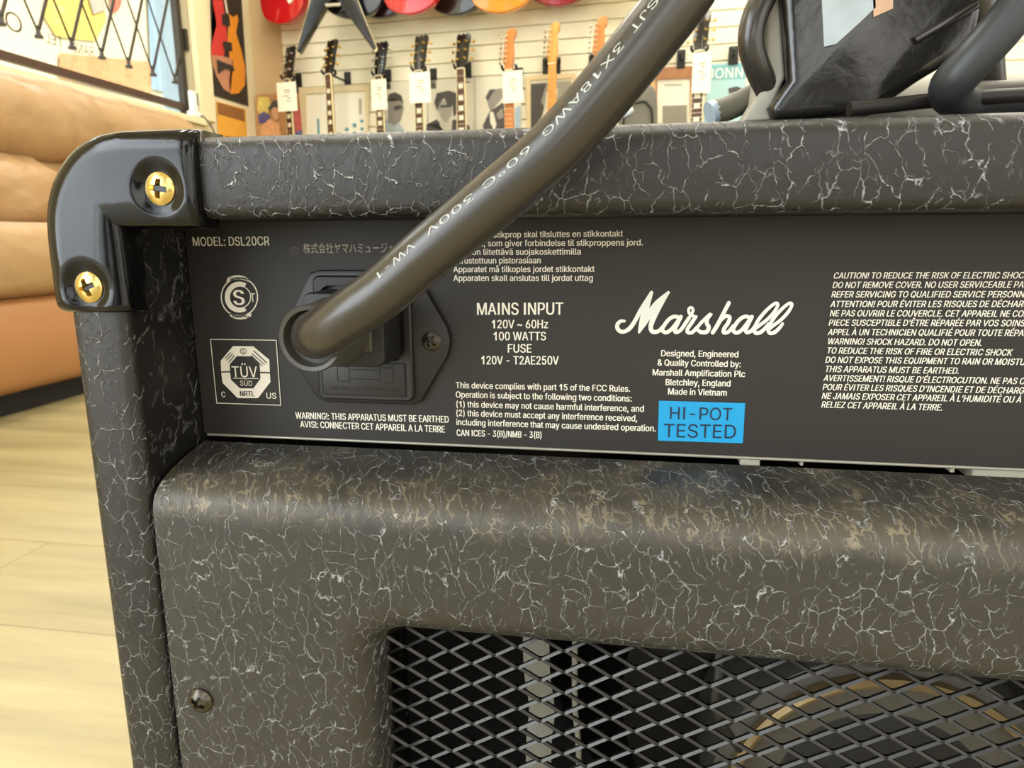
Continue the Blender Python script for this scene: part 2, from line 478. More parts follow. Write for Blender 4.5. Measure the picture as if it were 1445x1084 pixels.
def poly_px(mb, pts, plane=ony, off=-0.00012, mi=0):
    """a printed outline given by image points, laid on a real plane (concave allowed)"""
    bm = bmesh.new()
    vs = [bm.verts.new(plane(p[0], p[1], off)) for p in pts]
    fc = bm.faces.new(vs)
    bmesh.ops.triangulate(bm, faces=[fc])
    mb.bm(bm, mi)
def ring_px(mb, c, r0, r1, plane=ony, off=-0.00012, n=48, a0=0.0, a1=2 * PI, yr=1.0, mi=0):
    v = []; f = []
    for k in range(n + 1):
        a = a0 + (a1 - a0) * k / n
        for r in (r0, r1): v.append(plane(c[0] + r * math.cos(a), c[1] - yr * r * math.sin(a), off))
    for k in range(n): f.append((2 * k, 2 * k + 1, 2 * k + 3, 2 * k + 2))
    mb.add(v, f, mi)
_stk = [0]
def stroke_px(mb, pts, wd, plane=ony, off=-0.00012, n=8, mi=0):
    """brush stroke with round ends along image points (width in image px, one per point)"""
    P = catmull([Vector((p[0], p[1], 0)) for p in pts], n)
    _stk[0] += 1; off -= 9e-6 * (_stk[0] % 24); W = []
    for i in range(len(pts) - 1):
        for k in range(n): W.append(wd[i] + (wd[i + 1] - wd[i]) * k / n)
    W.append(wd[-1])
    v = []; f = []
    for i, p in enumerate(P):
        t = (P[min(i + 1, len(P) - 1)] - P[max(i - 1, 0)]).normalized(); nn = Vector((-t.y, t.x, 0))
        for s in (-1, 1):
            q = p + nn * (s * W[i] / 2); v.append(plane(q.x, q.y, off - 6e-6 * i / len(P)))
    for i in range(len(P) - 1): f.append((2 * i, 2 * i + 1, 2 * i + 3, 2 * i + 2))
    mb.add(v, f, mi)
    for p, ww in ((P[0], W[0]), (P[-1], W[-1])):
        off -= 1e-6
        mb.add([plane(p.x + ww / 2 * math.cos(2 * PI * k / 14), p.y + ww / 2 * math.sin(2 * PI * k / 14), off) for k in range(14)], [tuple(range(14))], mi)

def screw_geo(R, dome, depth=None, n=44):
    """cross-head screw head facing -y, centred at the origin"""
    depth = depth or R * 0.42
    v = []; f = []
    for i in range(n + 1):
        for j in range(n + 1):
            a = -1 + 2 * i / n; b = -1 + 2 * j / n
            x = a * math.sqrt(1 - b * b / 2); z = b * math.sqrt(1 - a * a / 2)
            r = math.sqrt(x * x + z * z)
            h = dome * (1 - r ** 2.6)
            wdt = 0.15 + 0.05 * max(0, 1 - 3 * r)
            q = min(max(abs(x) / 0.52, abs(z) / wdt), max(abs(z) / 0.52, abs(x) / wdt))
            core = max(abs(x) + abs(z) - 0.0, 0) / 0.36
            q = min(q, core)
            k = min(1, max(0, (1.12 - q) / 0.24))
            h -= depth * k * (1 - 0.5 * r)
            v.append(Vector((x * R, -h, z * R)))
    for i in range(n):
        for j in range(n):
            p = i * (n + 1) + j
            f.append((p, p + n + 1, p + n + 2, p + 1))
    edge = [i * (n + 1) for i in range(n + 1)] + [n * (n + 1) + j for j in range(1, n + 1)] + [i * (n + 1) + n for i in range(n - 1, -1, -1)] + [j for j in range(n - 1, 0, -1)]
    m = len(v)
    for e in edge: v.append(Vector((v[e].x * 1.0, v[e].y + R * 0.5, v[e].z * 1.0)))
    for k in range(len(edge)):
        k2 = (k + 1) % len(edge)
        f.append((edge[k], edge[k2], m + k2, m + k))
    return v, f
def screw(name, loc, R, dome, m, parent, rot=0.0):
    v, f = screw_geo(R, dome)
    mt = Matrix.Translation(loc) @ Matrix.Rotation(rot, 4, 'Y')
    o = pmesh(name, [mt @ q for q in v], f, m, parent)
    return autosmooth(fixn(o), 38)

# ================================================================== SETTING
WALLC = mat('cream_wall_paint', 'ded1ac', 0.8, 0, 0.04, 8, 0.05, 300)
WALLT = mat('tan_wall_paint', 'c3aa80', 0.8, 0, 0.04, 8, 0.05, 300)
TRIMC = mat('cream_gloss_paint', 'e6dab0', 0.45, 0, 0.04, 12)
SLAT = mat('white_slat_panel', 'ebe6cc', 0.5, 0, 0.03, 10)
FLOORM = wood('pale_wood_planks', 'd0bd94', 'b8a27a', (9, 0.9, 9), 0.38, (1.25, 0.19))

# floor (planks run along the room's x)
mb = MB(); mb.add([(-2.3, -3, 0), (5.0, -3, 0), (5.0, 4.2, 0), (-2.3, 4.2, 0)], [(0, 1, 2, 3)])
FLOORM = wood('pale_wood_floor', 'b3a77c', '8f8460', (1.1, 10, 10), 0.36, (1.25, 0.19))
struct(mb.build('floor', FLOORM))
XW = -2.1
Y0, Y1, ZS, ZT = 0.3, 3.34, 0.985, 2.3                # window opening
mb = MB()
mb.box((XW - 0.16, -1.2, 0), (XW, 4.1, ZS - 0.02))
mb.box((XW - 0.16, Y1, ZS - 0.02), (XW, 4.1, 2.95))
mb.box((XW - 0.16, -1.2, ZS - 0.02), (XW, Y0, 2.95))
mb.box((XW - 0.16, Y0, ZT), (XW, Y1, 2.95))
struct(mb.build('wall_left', WALLC))
mb = MB()
q = [wb(-0.1, 0, 0), wb(6.4, 0, 0), wb(6.4, 2.95, 0), wb(-0.1, 2.95, 0)]
q2 = [p - Vector(BN) * 0.12 for p in q]
mb.add(q + q2, [(0, 1, 2, 3), (7, 6, 5, 4), (0, 4, 5, 1), (1, 5, 6, 2), (2, 6, 7, 3), (3, 7, 4, 0)])
struct(mb.build('wall_back', WALLT))
mb = MB(); mb.box((-2.3, -3.0, 2.95), (4.2, 4.2, 3.05))
struct(mb.build('ceiling', mat('white_ceiling_paint', 'efe8d6', 0.9, 0, 0.03, 5)))
# window: sill, frame, glass
wn = struct(MB().box((XW - 0.15, Y1 - 0.055, ZS + 0.02), (XW - 0.06, Y1, ZT), 0.004).box((XW - 0.15, Y0, ZS + 0.02), (XW - 0.06, Y0 + 0.05, ZT), 0.004).box((XW - 0.15, Y0, ZT - 0.05), (XW - 0.06, Y1, ZT), 0.004).build('window_1', mat('grey_blue_window_frame', '9fb4c4', 0.4, 0.2, 0.05, 20)))
MB().box((XW - 0.115, Y0 + 0.05, ZS + 0.02), (XW - 0.11, Y1 - 0.055, ZT - 0.05)).build('window_pane', glass('window_glass'), wn)
mb = MB().box((XW - 0.15, Y0, ZS - 0.02), (XW + 0.045, Y1 + 0.02, ZS + 0.012), 0.006)
mb.box((XW, Y0, ZS - 0.065), (XW + 0.02, Y1 + 0.02, ZS - 0.02), 0.004)
struct(mb.build('trim_1', TRIMC))
struct(MB().box((XW - 0.001, Y1 - 0.01, ZS + 0.012), (XW + 0.03, Y1 + 0.12, ZT + 0.1), 0.006).build('trim_2', TRIMC))
# window lettering seen from behind
LETR = mat('grey_window_lettering', '5f5c52', 0.6)
def ong(px, py, off=0): return onx(px, py, XW - 0.108)
wl = MB()
for s, a, b, cap in (('O', (33, 49), (9, 41), 26), ('C', (8, 41), (-14, 35), 26)):
    put_text(wl, s, a, b, cap, -0.005, plane=ong)
put_text(wl, 'RANE', (133, 80), (104, 74), 14, -0.004, plane=ong)
put_text(wl, 'TEL', (90, 67), (64, 60), 14, -0.004, plane=ong)
wl.build('window_lettering', LETR, wn, fix=False)

# slat wall : one board with routed grooves
SL = [31.0, 51.0, 72.3, 94.6, 116.0]
zs = [onb(550, y, 0.02).z for y in SL]
pitch = (zs[0] - zs[-1]) / 4
mb = MB()
u0 = (np.array(onb(401, 100, 0.02)) - BO) @ BU
z = zs[-1] - pitch * 10
prof = []
while z < 2.9:
    prof += [(z + 0.004, 0.022), (z + pitch - 0.004, 0.022), (z + pitch - 0.004, 0.008), (z + pitch + 0.004, 0.008)]
    z += pitch
v = []; f = []
for zz, o_ in prof:
    v.append(wb(u0, zz, o_)); v.append(wb(6.3, zz, o_))
for i in range(len(prof) - 1): f.append((2 * i, 2 * i + 1, 2 * i + 3, 2 * i + 2))
n0 = len(v)
for zz, o_ in prof: v.append(wb(u0, zz, 0.001))
for i in range(len(prof) - 1): f.append((2 * i, 2 * i + 2, n0 + i + 1, n0 + i))
struct(mb.add(v, f).build('wall_slat_panel', SLAT))

# ceiling lamps
DIFF = mat('lamp_diffuser', (1.0, 0.965, 0.86), 0.5, 0, 0.0, 5, emit=LAMP)
FRM = mat('white_lamp_frame', 'f0ede6', 0.5)
for i, (x, y) in enumerate(((-1.2, 0.6), (-1.2, 2.6), (0.3, 0.2), (0.3, 2.6), (1.8, 1.0), (1.8, 2.8))):
    t = thing('ceiling_light', 'square fluorescent ceiling panel light in the shop ceiling', 'ceiling light', (x, y, 2.93), 0, 'ceiling panel lights')
    MB().box((-0.32, -0.62, -0.03), (0.32, 0.62, 0.02), 0.005).build('lamp_frame', FRM, t)
    MB().box((-0.29, -0.59, -0.036), (0.29, 0.59, -0.031)).build('lamp_diffuser', DIFF, t)

# ------------------------------------------------------------------ street outside
struct(MB().box((-14, -8, -0.2), (XW - 0.17, 16, -0.15)).build('ground', mat('pale_pavement', 'cfc8ba', 0.9, 0, 0.1, 3)))
fac = thing('building', 'sunlit cream shop building across the street seen through the window', 'building', (-9, 8, -0.15))
def fq(name, pts, m, d):
    mb = MB(); poly_px(mb, pts, lambda a, b, o: onx(a, b, -9 + d) - Vector((-9, 8, -0.15)), 0); return mb
mb = MB().box((-0.6, -14, 0), (0, 12, 7)); mb.build('facade', mat('cream_stucco', 'e9dfbf', 0.9, 0, 0.05, 1), fac)
fq('a', [(72, -40), (140, -40), (150, 30), (135, 58), (80, 52), (60, 20)], 0, 0.03).build('yellow_sign_panel', mat('yellow_sign', 'e8cf6a', 0.7), fac, fix=False)
fq('a', [(84, 75), (215, 88), (212, 140), (84, 110)], 0, 0.04).build('brick_band', mat('orange_brick', 'd9a070', 0.8, 0, 0.15, 4), fac, fix=False)
fq('a', [(156, -10), (165, -12), (172, 2), (168, 14), (158, 18)], 0, 0.05).build('red_sign', mat('red_sign', 'cc6a55', 0.6), fac, fix=False)
fq('a', [(120, -20), (140, -20), (150, 14), (132, 20)], 0, 0.06).build('grey_window', mat('grey_shopfront', 'b9b6a8', 0.5), fac, fix=False)
fq('a', [(206, -60), (236, -60), (240, 130), (214, 126)], 0, 0.05).build('blue_reflection_strip', mat('pale_blue_reflection', '9ebbd6', 0.6), fac, fix=False)  # blue sky reflection at the window's side frame, painted as a facade strip
van = thing('van', 'white van parked across the street behind the lettered window', 'van', (-7.2, 6.4, -0.15))
MB().box((-0.9, -2.4, 0.35), (0.9, 2.0, 2.2), 0.15).build('van_body', mat('white_van_paint', 'f2f2ee', 0.3, coat=0.5), van)
for yy in (-1.6, 1.2):
    mb = MB(); mb.lathe([(0.05, -0.1), (0.34, -0.1), (0.36, 0), (0.34, 0.1), (0.05, 0.1)], 24, Matrix.Translation((0.82, yy, 0.36)) @ Matrix.Rotation(PI / 2, 4, 'Y'))
    mb.build('wheel', mat('black_tyre', '202020', 0.8), van)

# ------------------------------------------------------------------ folding security gate in the window
GATE = mat('dark_iron_paint', '3c3630', 0.45, 0.3, 0.1, 60)
XG = XW - 0.045
gate = thing('security_gate', 'dark iron folding lattice gate inside the left window', 'security gate', (XG, 3.3, 1.06))
G0 = Vector((XG, 3.3, 1.06))
py_ = 0.168
feet = [3.2413 - py_ * k for k in range(0, 14)]
hz = 0.182
mbl = MB()
def bar(mb, a, b, r, n=8, flat=1.0):
    v, f = tube_data([Vector(a), (Vector(a) + Vector(b)) / 2, Vector(b)], r, n, flat, up=(0, 1, 0)); mb.add(v, f)
for k, y in enumerate(feet):
    for lv in range(0, 6):
        z0 = 1.19 + lv * hz
        yb = y if lv % 2 == 0 else y - py_ / 2
        for s in (-1, 1):
            bar(mbl, Vector((XG + 0.006 * s, yb, z0)) - G0, Vector((XG + 0.006 * s, yb + s * py_ / 2, z0 + hz)) - G0, 0.0085 if s > 0 else 0.0055, 8, 0.5)
autosmooth(mbl.build('lattice', GATE, gate), 50)
for y in feet[:9]:
    mb = MB(); mb.lathe([(0.016, 0), (0.016, 0.008), (0.009, 0.016), (0.007, 0.035), (0.0075, 0.045)], 12, Matrix.Translation(Vector((XG, y, 1.155)) - G0))
    autosmooth(mb.build('lattice_foot', GATE, gate), 40)
MB().box(Vector((XG - 0.014, 0.5, 1.035)) - G0, Vector((XG + 0.014, 3.29, 1.068)) - G0, 0.003).build('bottom_rail', mat('brown_iron_paint', '4d3a30', 0.5, 0.2, 0.1, 60), gate)
MB().box(Vector((XG - 0.016, 3.285, 1.0)) - G0, Vector((XG + 0.016, 3.32, 2.3)) - G0, 0.003).build('end_post', GATE, gate)
MB().box(Vector((XG + 0.0, 3.325, 1.33)) - G0, Vector((XG + 0.03, 3.36, 1.43)) - G0, 0.003).build('latch_plate', GATE, gate)
# white handset on the sill
hs = thing('cordless_handset', 'small white device standing at the end of the window sill', 'handset', (XW + 0.022, 3.27, ZS + 0.012))
MB().box((-0.02, -0.032, 0), (0.02, 0.032, 0.03), 0.008).build('base', mat('white_plastic', 'f4f4f0', 0.35), hs)
MB().box((-0.012, -0.02, 0.03), (0.012, 0.024, 0.125), 0.006).build('body', MATS['white_plastic'], hs)
MB().box((-0.004, 0.024, 0.06), (0.014, 0.03, 0.12), 0.003).build('side_panel', mat('dark_grey_plastic', '3a3a38', 0.4), hs)
tube('cord', [(0.0, 0.03, 0.012), (0.02, 0.06, 0.008), (0.038, 0.11, -0.06), (0.02, 0.16, -0.15), (0.012, 0.22, -0.26), (0.012, 0.28, -0.4)], 0.004, mat('grey_cord', '6a6658', 0.6), hs, 8)

# ------------------------------------------------------------------ posters on the left wall
def poster_on(name, label, plane, corners, base, layers, cat='poster', mats=None, off=0.004):
    c = [plane(p[0], p[1], off) for p in corners]
    cen = sum(c, Vector()) / 4
    t = thing(name, label, cat, cen)
    mb = MB(); poly_px(mb, corners, lambda a, b, o: plane(a, b, off) - cen); mb.build('sheet', base, t, fix=False)
    for i, (nm, pts, m) in enumerate(layers):
        mb = MB()
        if callable(pts): pts(mb, lambda a, b, o: plane(a, b, off + 0.0012 * (i + 1)) - cen)
        else: poly_px(mb, pts, lambda a, b, o: plane(a, b, off + 0.0012 * (i + 1)) - cen)
        mb.build(nm, m, t, fix=False)
    return t
def onl(px, py, off=0): return onx(px, py, XW + off)
def zo(pts, ox, oy, s): return [(ox + p[0] / s, oy + p[1] / s) for p in pts]
PDARK = mat('dark_poster_paper', '2b231c', 0.6, 0, 0.2, 6)
PRED = mat('red_poster_ink', 'c9362f', 0.6, 0, 0.15, 25)
PORA = mat('orange_poster_ink', 'dc8a22', 0.6, 0, 0.15, 25)
PSK = mat('pinkish_poster_ink', 'b98060', 0.6, 0, 0.3, 30)
PBLK = mat('black_poster_ink', '2a2420', 0.6)
s_ = 5.16
poster_on('guitar_poster', 'tall dark poster of a red and orange guitar beside the window', onl,
    [(291.5, -120), (333, -120), (351, 150), (302, 135)], PDARK, [
    ('red_half', zo([(310, 0), (385, 0), (395, 100), (420, 290), (390, 410), (300, 400), (300, 330), (340, 180), (310, 80)], 240, 0, s_), PRED),
    ('orange_half', zo([(425, 100), (460, 125), (490, 105), (497, 150), (480, 240), (520, 370), (550, 500), (545, 620), (500, 680), (440, 685), (430, 600), (440, 500), (420, 290)], 240, 0, s_), PORA),
    ('hand_picture', zo([(300, 400), (390, 410), (460, 430), (440, 500), (430, 600), (440, 680), (390, 650), (340, 560), (310, 470)], 240, 0, s_), PSK),
    ('pickup_picture', zo([(378, 100), (432, 115), (440, 195), (382, 180)], 240, 0, s_), PBLK),
    ('second_pickup_picture', zo([(385, 300), (450, 310), (455, 375), (395, 365)], 240, 0, s_), PBLK),
    ('string_picture', zo([(386, -40), (400, -40), (424, 96), (412, 100)], 240, 0, s_), mat('pale_string_ink', 'd8cfb4', 0.6)),
    ('bridge_picture', zo([(340, 430), (380, 450), (460, 480), (470, 520), (400, 500), (350, 540)], 240, 0, s_), PBLK)])
poster_on('orange_poster', 'small orange poster with dark heading below the tall guitar poster', onl,
    zo([(335, 735), (550, 795), (565, 1090), (355, 1090)], 240, 0, s_), mat('orange_poster_paper', 'e0a238', 0.6, 0, 0.08, 20), [
    ('heading_band', zo([(345, 745), (540, 800), (545, 885), (350, 830)], 240, 0, s_), mat('brown_poster_ink', '8a5a2a', 0.6, 0, 0.3, 60)),
    ('photo_patch', zo([(400, 990), (520, 1010), (530, 1060), (405, 1055)], 240, 0, s_), mat('maroon_poster_ink', '5a2a1c', 0.6, 0, 0.2, 40))])

# ------------------------------------------------------------------ posters on the back wall
OFFS = 0.026
def onbp(px, py, off=0): return onb(px, py, OFFS + off)
PGRY = mat('grey_photo_ink', '8d897e', 0.6, 0, 0.2, 20)
PDRK = mat('charcoal_photo_ink', '4a4743', 0.6, 0, 0.2, 20)
PLGT = mat('pale_photo_paper', 'd9d4bf', 0.6, 0, 0.05, 12)
PWHT = mat('white_poster_paper', 'ece8d4', 0.6, 0, 0.03, 12)
PTEAL = mat('teal_print_ink', '5f97a0', 0.6, 0, 0.1, 20)
z4 = 7.225
def z4p(p): return zo(p, 360, 110, z4)
def onw(px, py, off=0): return onb(px, py, 0.004 + off)
poster_on('colourful_poster', 'colourful painted poster of a crowd in the back corner behind the first guitar', onbp,
    z4p([(0, 175), (500, 130), (520, 700), (10, 700)]), mat('tan_poster_paint', 'b98a58', 0.6, 0, 0.5, 22), [
    ('yellow_patch', z4p([(30, 190), (140, 200), (160, 300), (100, 400), (20, 330)]), mat('yellow_poster_paint', 'd8c46a', 0.6, 0, 0.3, 30)),
    ('violet_patch', z4p([(30, 380), (90, 340), (160, 390), (140, 450), (40, 470)]), mat('violet_poster_paint', '5a5080', 0.6, 0, 0.3, 30)),
    ('pink_patch', z4p([(350, 350), (480, 300), (515, 420), (500, 560), (380, 560)]), mat('pink_poster_paint', 'd06a6a', 0.6, 0, 0.35, 30)),
    ('blue_patch', z4p([(400, 560), (500, 520), (515, 680), (390, 690)]), mat('blue_poster_paint', '6a78b0', 0.6, 0, 0.35, 30)),
    ('figure_hair', z4p([(130, 310), (190, 220), (240, 240), (250, 330), (190, 290), (150, 340)]), PDRK),
    ('figure_face', z4p([(165, 310), (230, 300), (245, 400), (215, 440), (175, 380)]), mat('skin_poster_paint', 'c99a78', 0.6)),
    ('figure_coat', z4p([(60, 500), (140, 420), (250, 470), (270, 690), (40, 690)]), mat('peach_poster_paint', 'd9a273', 0.6, 0, 0.3, 40)),
    ('red_patch', z4p([(160, 620), (240, 590), (265, 670), (170, 690)]), PRED)], off=0.002)
# framed sheet with blue marks
FRAMEW = mat('cream_frame_wood', 'd8c9a0', 0.5, 0, 0.1, 30)
def frame(name, label, px, mfr, inner, layers, wid=0.02, paper=None):
    c = [onbp(p[0], p[1], 0.012) for p in px]; cen = sum(c, Vector()) / 4
    t = thing(name, label, 'framed picture', cen)
    mb = MB()
    ci = [onbp(p[0], p[1], 0.012) for p in inner]
    for k in range(4):
        k2 = (k + 1) % 4
        a, b, c2, d = c[k], c[k2], ci[k2], ci[k]
        bk = Vector(BN) * -0.012
        vv = [p - cen for p in (a, b, c2, d)] + [p + bk - cen for p in (a, b, c2, d)]
        mb.add(vv, [(0, 1, 2, 3), (7, 6, 5, 4), (0, 4, 5, 1), (1, 5, 6, 2), (2, 6, 7, 3), (3, 7, 4, 0)])
    mb.build('frame', mfr, t)
    mb = MB(); poly_px(mb, inner, lambda a, b, o: onbp(a, b, 0.004) - cen); mb.build('print', paper or PWHT, t, fix=False)
    for i, (nm, pts, m) in enumerate(layers):
        mb = MB(); g = lambda a, b, o: onbp(a, b, 0.0045 + 0.0008 * min(i + 1, 4)) - cen
        if callable(pts): pts(mb, g)
        else: poly_px(mb, pts, g)
        mb.build(nm, m, t, fix=False)
    return t
def dot(x, y, r):
    p = z4p([(x, y)])[0]; return [(p[0] + r / z4 * math.cos(a * PI / 6), p[1] + r / z4 * math.sin(a * PI / 6)) for a in range(12)]
frame('framed_picture', 'cream framed sheet with blue dots behind the second guitar neck', z4p([(440, 98), (1160, 62), (1150, 760), (500, 760)]), FRAMEW,
    z4p([(520, 160), (1118, 128), (1135, 745), (525, 745)]), [
    ('blue_line', z4p([(630, 415), (652, 418), (662, 640), (640, 642)]), PTEAL),
    ('grey_line', z4p([(1055, 215), (1085, 213), (1085, 370), (1060, 372)]), mat('grey_print_ink', 'a9a998', 0.6))] +
    [('blue_dot', dot(*q), PTEAL) for q in ((935, 525, 20), (1012, 482, 22), (1088, 440, 18), (1012, 565, 20), (1090, 520, 17), (935, 605, 16), (855, 572, 15), (1095, 600, 14))])
z5 = 6.775
def z5p(p): return zo(p, 550, 40, z5)
poster_on('portrait_poster', 'pale grey poster of a short haired man in profile behind the third guitar neck', onbp,
    [(541, 116), (603, 113), (603, 210), (541, 210)], PLGT, [
    ('shirt', z5p([(-55, 880), (60, 860), (130, 960), (160, 1060), (-60, 1080)]), mat('blue_grey_photo_ink', 'a8b5b8', 0.6, 0, 0.2, 30)),
    ('face', z5p([(-10, 660), (70, 630), (120, 700), (135, 760), (125, 800), (105, 880), (50, 930), (-20, 900)]), PGRY),
    ('hair', z5p([(-25, 700), (-10, 630), (50, 610), (110, 640), (135, 720), (100, 690), (40, 660), (0, 680)]), PDRK),
    ('brow_shadow', z5p([(40, 740), (110, 735), (115, 765), (45, 785)]), PDRK)])
poster_on('portrait_poster', 'pale poster of a dark haired person in a dark jacket behind the fifth guitar', onbp,
    [(604, 113), (669, 110), (669, 205), (604, 205)], PLGT, [
    ('jacket', z5p([(350, 920), (450, 870), (560, 1000), (640, 870), (760, 930), (780, 1060), (345, 1060)]), PDRK),
    ('neck', z5p([(470, 880), (600, 880), (590, 990), (540, 1010), (480, 930)]), mat('light_photo_ink', 'c2bda8', 0.6)),
    ('face', z5p([(465, 700), (600, 690), (590, 840), (545, 905), (500, 880), (470, 800)]), mat('mid_photo_ink', 'a49f90', 0.6, 0, 0.15, 40)),
    ('hair', z5p([(425, 710), (450, 620), (560, 595), (640, 620), (650, 800), (610, 850), (600, 730), (560, 760), (520, 660), (475, 720), (455, 790)]), PDRK),
    ('eye_shadow', z5p([(480, 735), (590, 730), (588, 752), (482, 758)]), PDRK)])
poster_on('portrait_poster', 'pale poster of a long haired figure leaning over a guitar, left of the orange neck', onbp,
    [(671, 109), (736, 106), (736, 200), (671, 200)], PLGT, [
    ('long_hair', z5p([(930, 700), (970, 590), (1070, 570), (1100, 640), (1000, 760), (960, 800)]), PGRY),
    ('dark_hair', z5p([(915, 660), (955, 585), (1010, 580), (985, 620), (935, 700)]), PDRK),
    ('body_shadow', z5p([(890, 930), (950, 800), (1090, 700), (1100, 980), (900, 985)]), PDRK),
    ('arm_light', z5p([(955, 800), (990, 800), (1020, 920), (1000, 980), (960, 900)]), PLGT),
    ('hand_light', z5p([(1020, 820), (1075, 760), (1090, 850), (1040, 870)]), PGRY),
    ('blue_edge', z5p([(1200, 760), (1250, 740), (1245, 960), (1200, 960)]), mat('pale_blue_photo_ink', '9db4c4', 0.6))])
z3 = 3.6125
def z3p(p): return zo(p, 680, 0, z3)
frame('framed_picture', 'pale wood framed grey photo half behind the thick power cable', z3p([(225, 385), (480, 372), (480, 700), (228, 700)]), mat('pale_frame_wood', 'd9c79a', 0.45, 0, 0.1, 30),
    z3p([(247, 408), (462, 398), (462, 690), (247, 690)]), [
    ('grey_backdrop', z3p([(250, 425), (455, 412), (455, 690), (250, 690)]), mat('grey_green_photo_ink', '9a9886', 0.6, 0, 0.3, 12)),
    ('dark_figure', z3p([(250, 430), (330, 425), (300, 520), (330, 560), (270, 640), (250, 690)]), PDRK),
    ('light_figure', z3p([(330, 470), (390, 450), (370, 560), (300, 620), (320, 540)]), PLGT)])
frame('framed_picture', 'brown topped frame with a white card right of the thick cable', z3p([(885, 345), (1085, 335), (1085, 640), (885, 640)]), mat('red_brown_frame_wood', 'a8764c', 0.5, 0, 0.2, 20),
    z3p([(893, 405), (1062, 398), (1062, 630), (893, 630)]), [
    ('text_rows', z3p([(930, 430), (1020, 428), (1020, 436), (930, 438)]), mat('grey_print_ink', 'a9a998', 0.6)),
    ('grey_band', z3p([(920, 540), (1045, 535), (1045, 630), (920, 630)]), mat('grey_card_ink', '8b8878', 0.6, 0, 0.2, 12))])
poster_on('blue_poster', 'pale blue poster with white capital letters at the right of the slat wall', onbp,
    z3p([(1165, 325), (1345, 315), (1345, 640), (1130, 640)]), mat('pale_blue_poster_paper', 'a9d0d2', 0.6, 0, 0.08, 10), [
    ('head_band', z3p([(1172, 335), (1345, 325), (1345, 400), (1168, 405)]), mat('teal_poster_band', '7fb9c0', 0.6)),
    ('lettering', lambda mb, g: put_text(mb, 'JONN', z3p([(1150, 402)])[0], z3p([(1330, 392)])[0], 14, 0.02, plane=g), mat('white_poster_ink', 'f6f4e8', 0.6)),
    ('hat_picture', z3p([(1255, 450), (1300, 440), (1340, 455), (1340, 490), (1300, 470), (1260, 475)]), PDRK)])

# ------------------------------------------------------------------ guitars
def spl(pts, n=6):
    P = [Vector((p[0], p[1], 0)) for p in pts]; L_ = len(P); out = []
    for i in range(L_):
        a, b, c, d = P[i - 1], P[i], P[(i + 1) % L_], P[(i + 2) % L_]
        for k in range(n):
            t = k / n
            q = 0.5 * ((2 * b) + (c - a) * t + (2 * a - 5 * b + 4 * c - d) * t * t + (3 * b - a - 3 * c + d) * t ** 3)
            out.append((q.x, q.y))
    return out
BODY = {
 'single': spl([(-.035, .0), (-.09, .015), (-.135, -.04), (-.115, -.13), (-.13, -.21), (-.165, -.31), (-.13, -.41), (0, -.45), (.13, -.41), (.165, -.31), (.13, -.2), (.115, -.12), (.13, -.03), (.09, .0), (.045, -.06), (.035, -.045)]),
 'double': spl([(-.03, -.02), (-.1, .05), (-.13, .02), (-.105, -.1), (-.125, -.2), (-.16, -.3), (-.12, -.4), (0, -.43), (.13, -.39), (.155, -.28), (.12, -.18), (.1, -.09), (.12, -.0), (.085, .02), (.035, -.04)]),
 'vee': [(-.045, .02), (.045, .02), (.10, -.22), (.215, -.515), (.208, -.53), (.198, -.527), (.006, -.262), (-.006, -.262), (-.198, -.527), (-.208, -.53), (-.215, -.515), (-.10, -.22)],
}
HEAD = {
 'book': spl([(-.022, .0), (-.026, .02), (-.036, .06), (-.034, .11), (-.040, .165), (-.030, .185), (-.012, .178), (0, .187), (.012, .178), (.030, .185), (.040, .165), (.034, .11), (.036, .06), (.026, .02), (.022, .0)], 3),
 'six': spl([(-.021, .0), (-.022, .02), (-.034, .04), (-.030, .07), (-.020, .165), (-.004, .19), (.026, .195), (.036, .175), (.030, .15), (.022, .14), (.024, .10), (.026, .05), (.022, .02), (.021, .0)], 3),
}
ROSE = wood('rosewood_board', '4a3020', '5c3e2a', (30, 30, 4), 0.5)
MAPLE = wood('maple_neck_wood', 'e0a85a', 'd19548', (20, 20, 2), 0.35)
AMAPLE = wood('amber_maple_wood', 'c98038', 'b87030', (20, 20, 2), 0.35)
MAHOG = wood('mahogany_neck_wood', '8a5530', '774526', (20, 20, 2), 0.35)
PEARL = mat('pearl_inlay', 'e6dfc4', 0.35)
BIND = mat('cream_binding', 'e8d9a6', 0.4)
NICK = mat('nickel_metal', 'cfcabb', 0.25, 0.9)
GOLD = mat('gold_metal', 'd9b45a', 0.25, 0.9)
BLKG = mat('black_guitar_lacquer', '141311', 0.2, 0, 0.05, 10, coat=0.2)
HOOK = mat('black_hook_metal', '22211f', 0.5, 0.2)
TAGP = mat('white_tag_paper', 'f2edd6', 0.7, 0, 0.02, 20)
TAGI = mat('grey_tag_ink', '8f897a', 0.7)

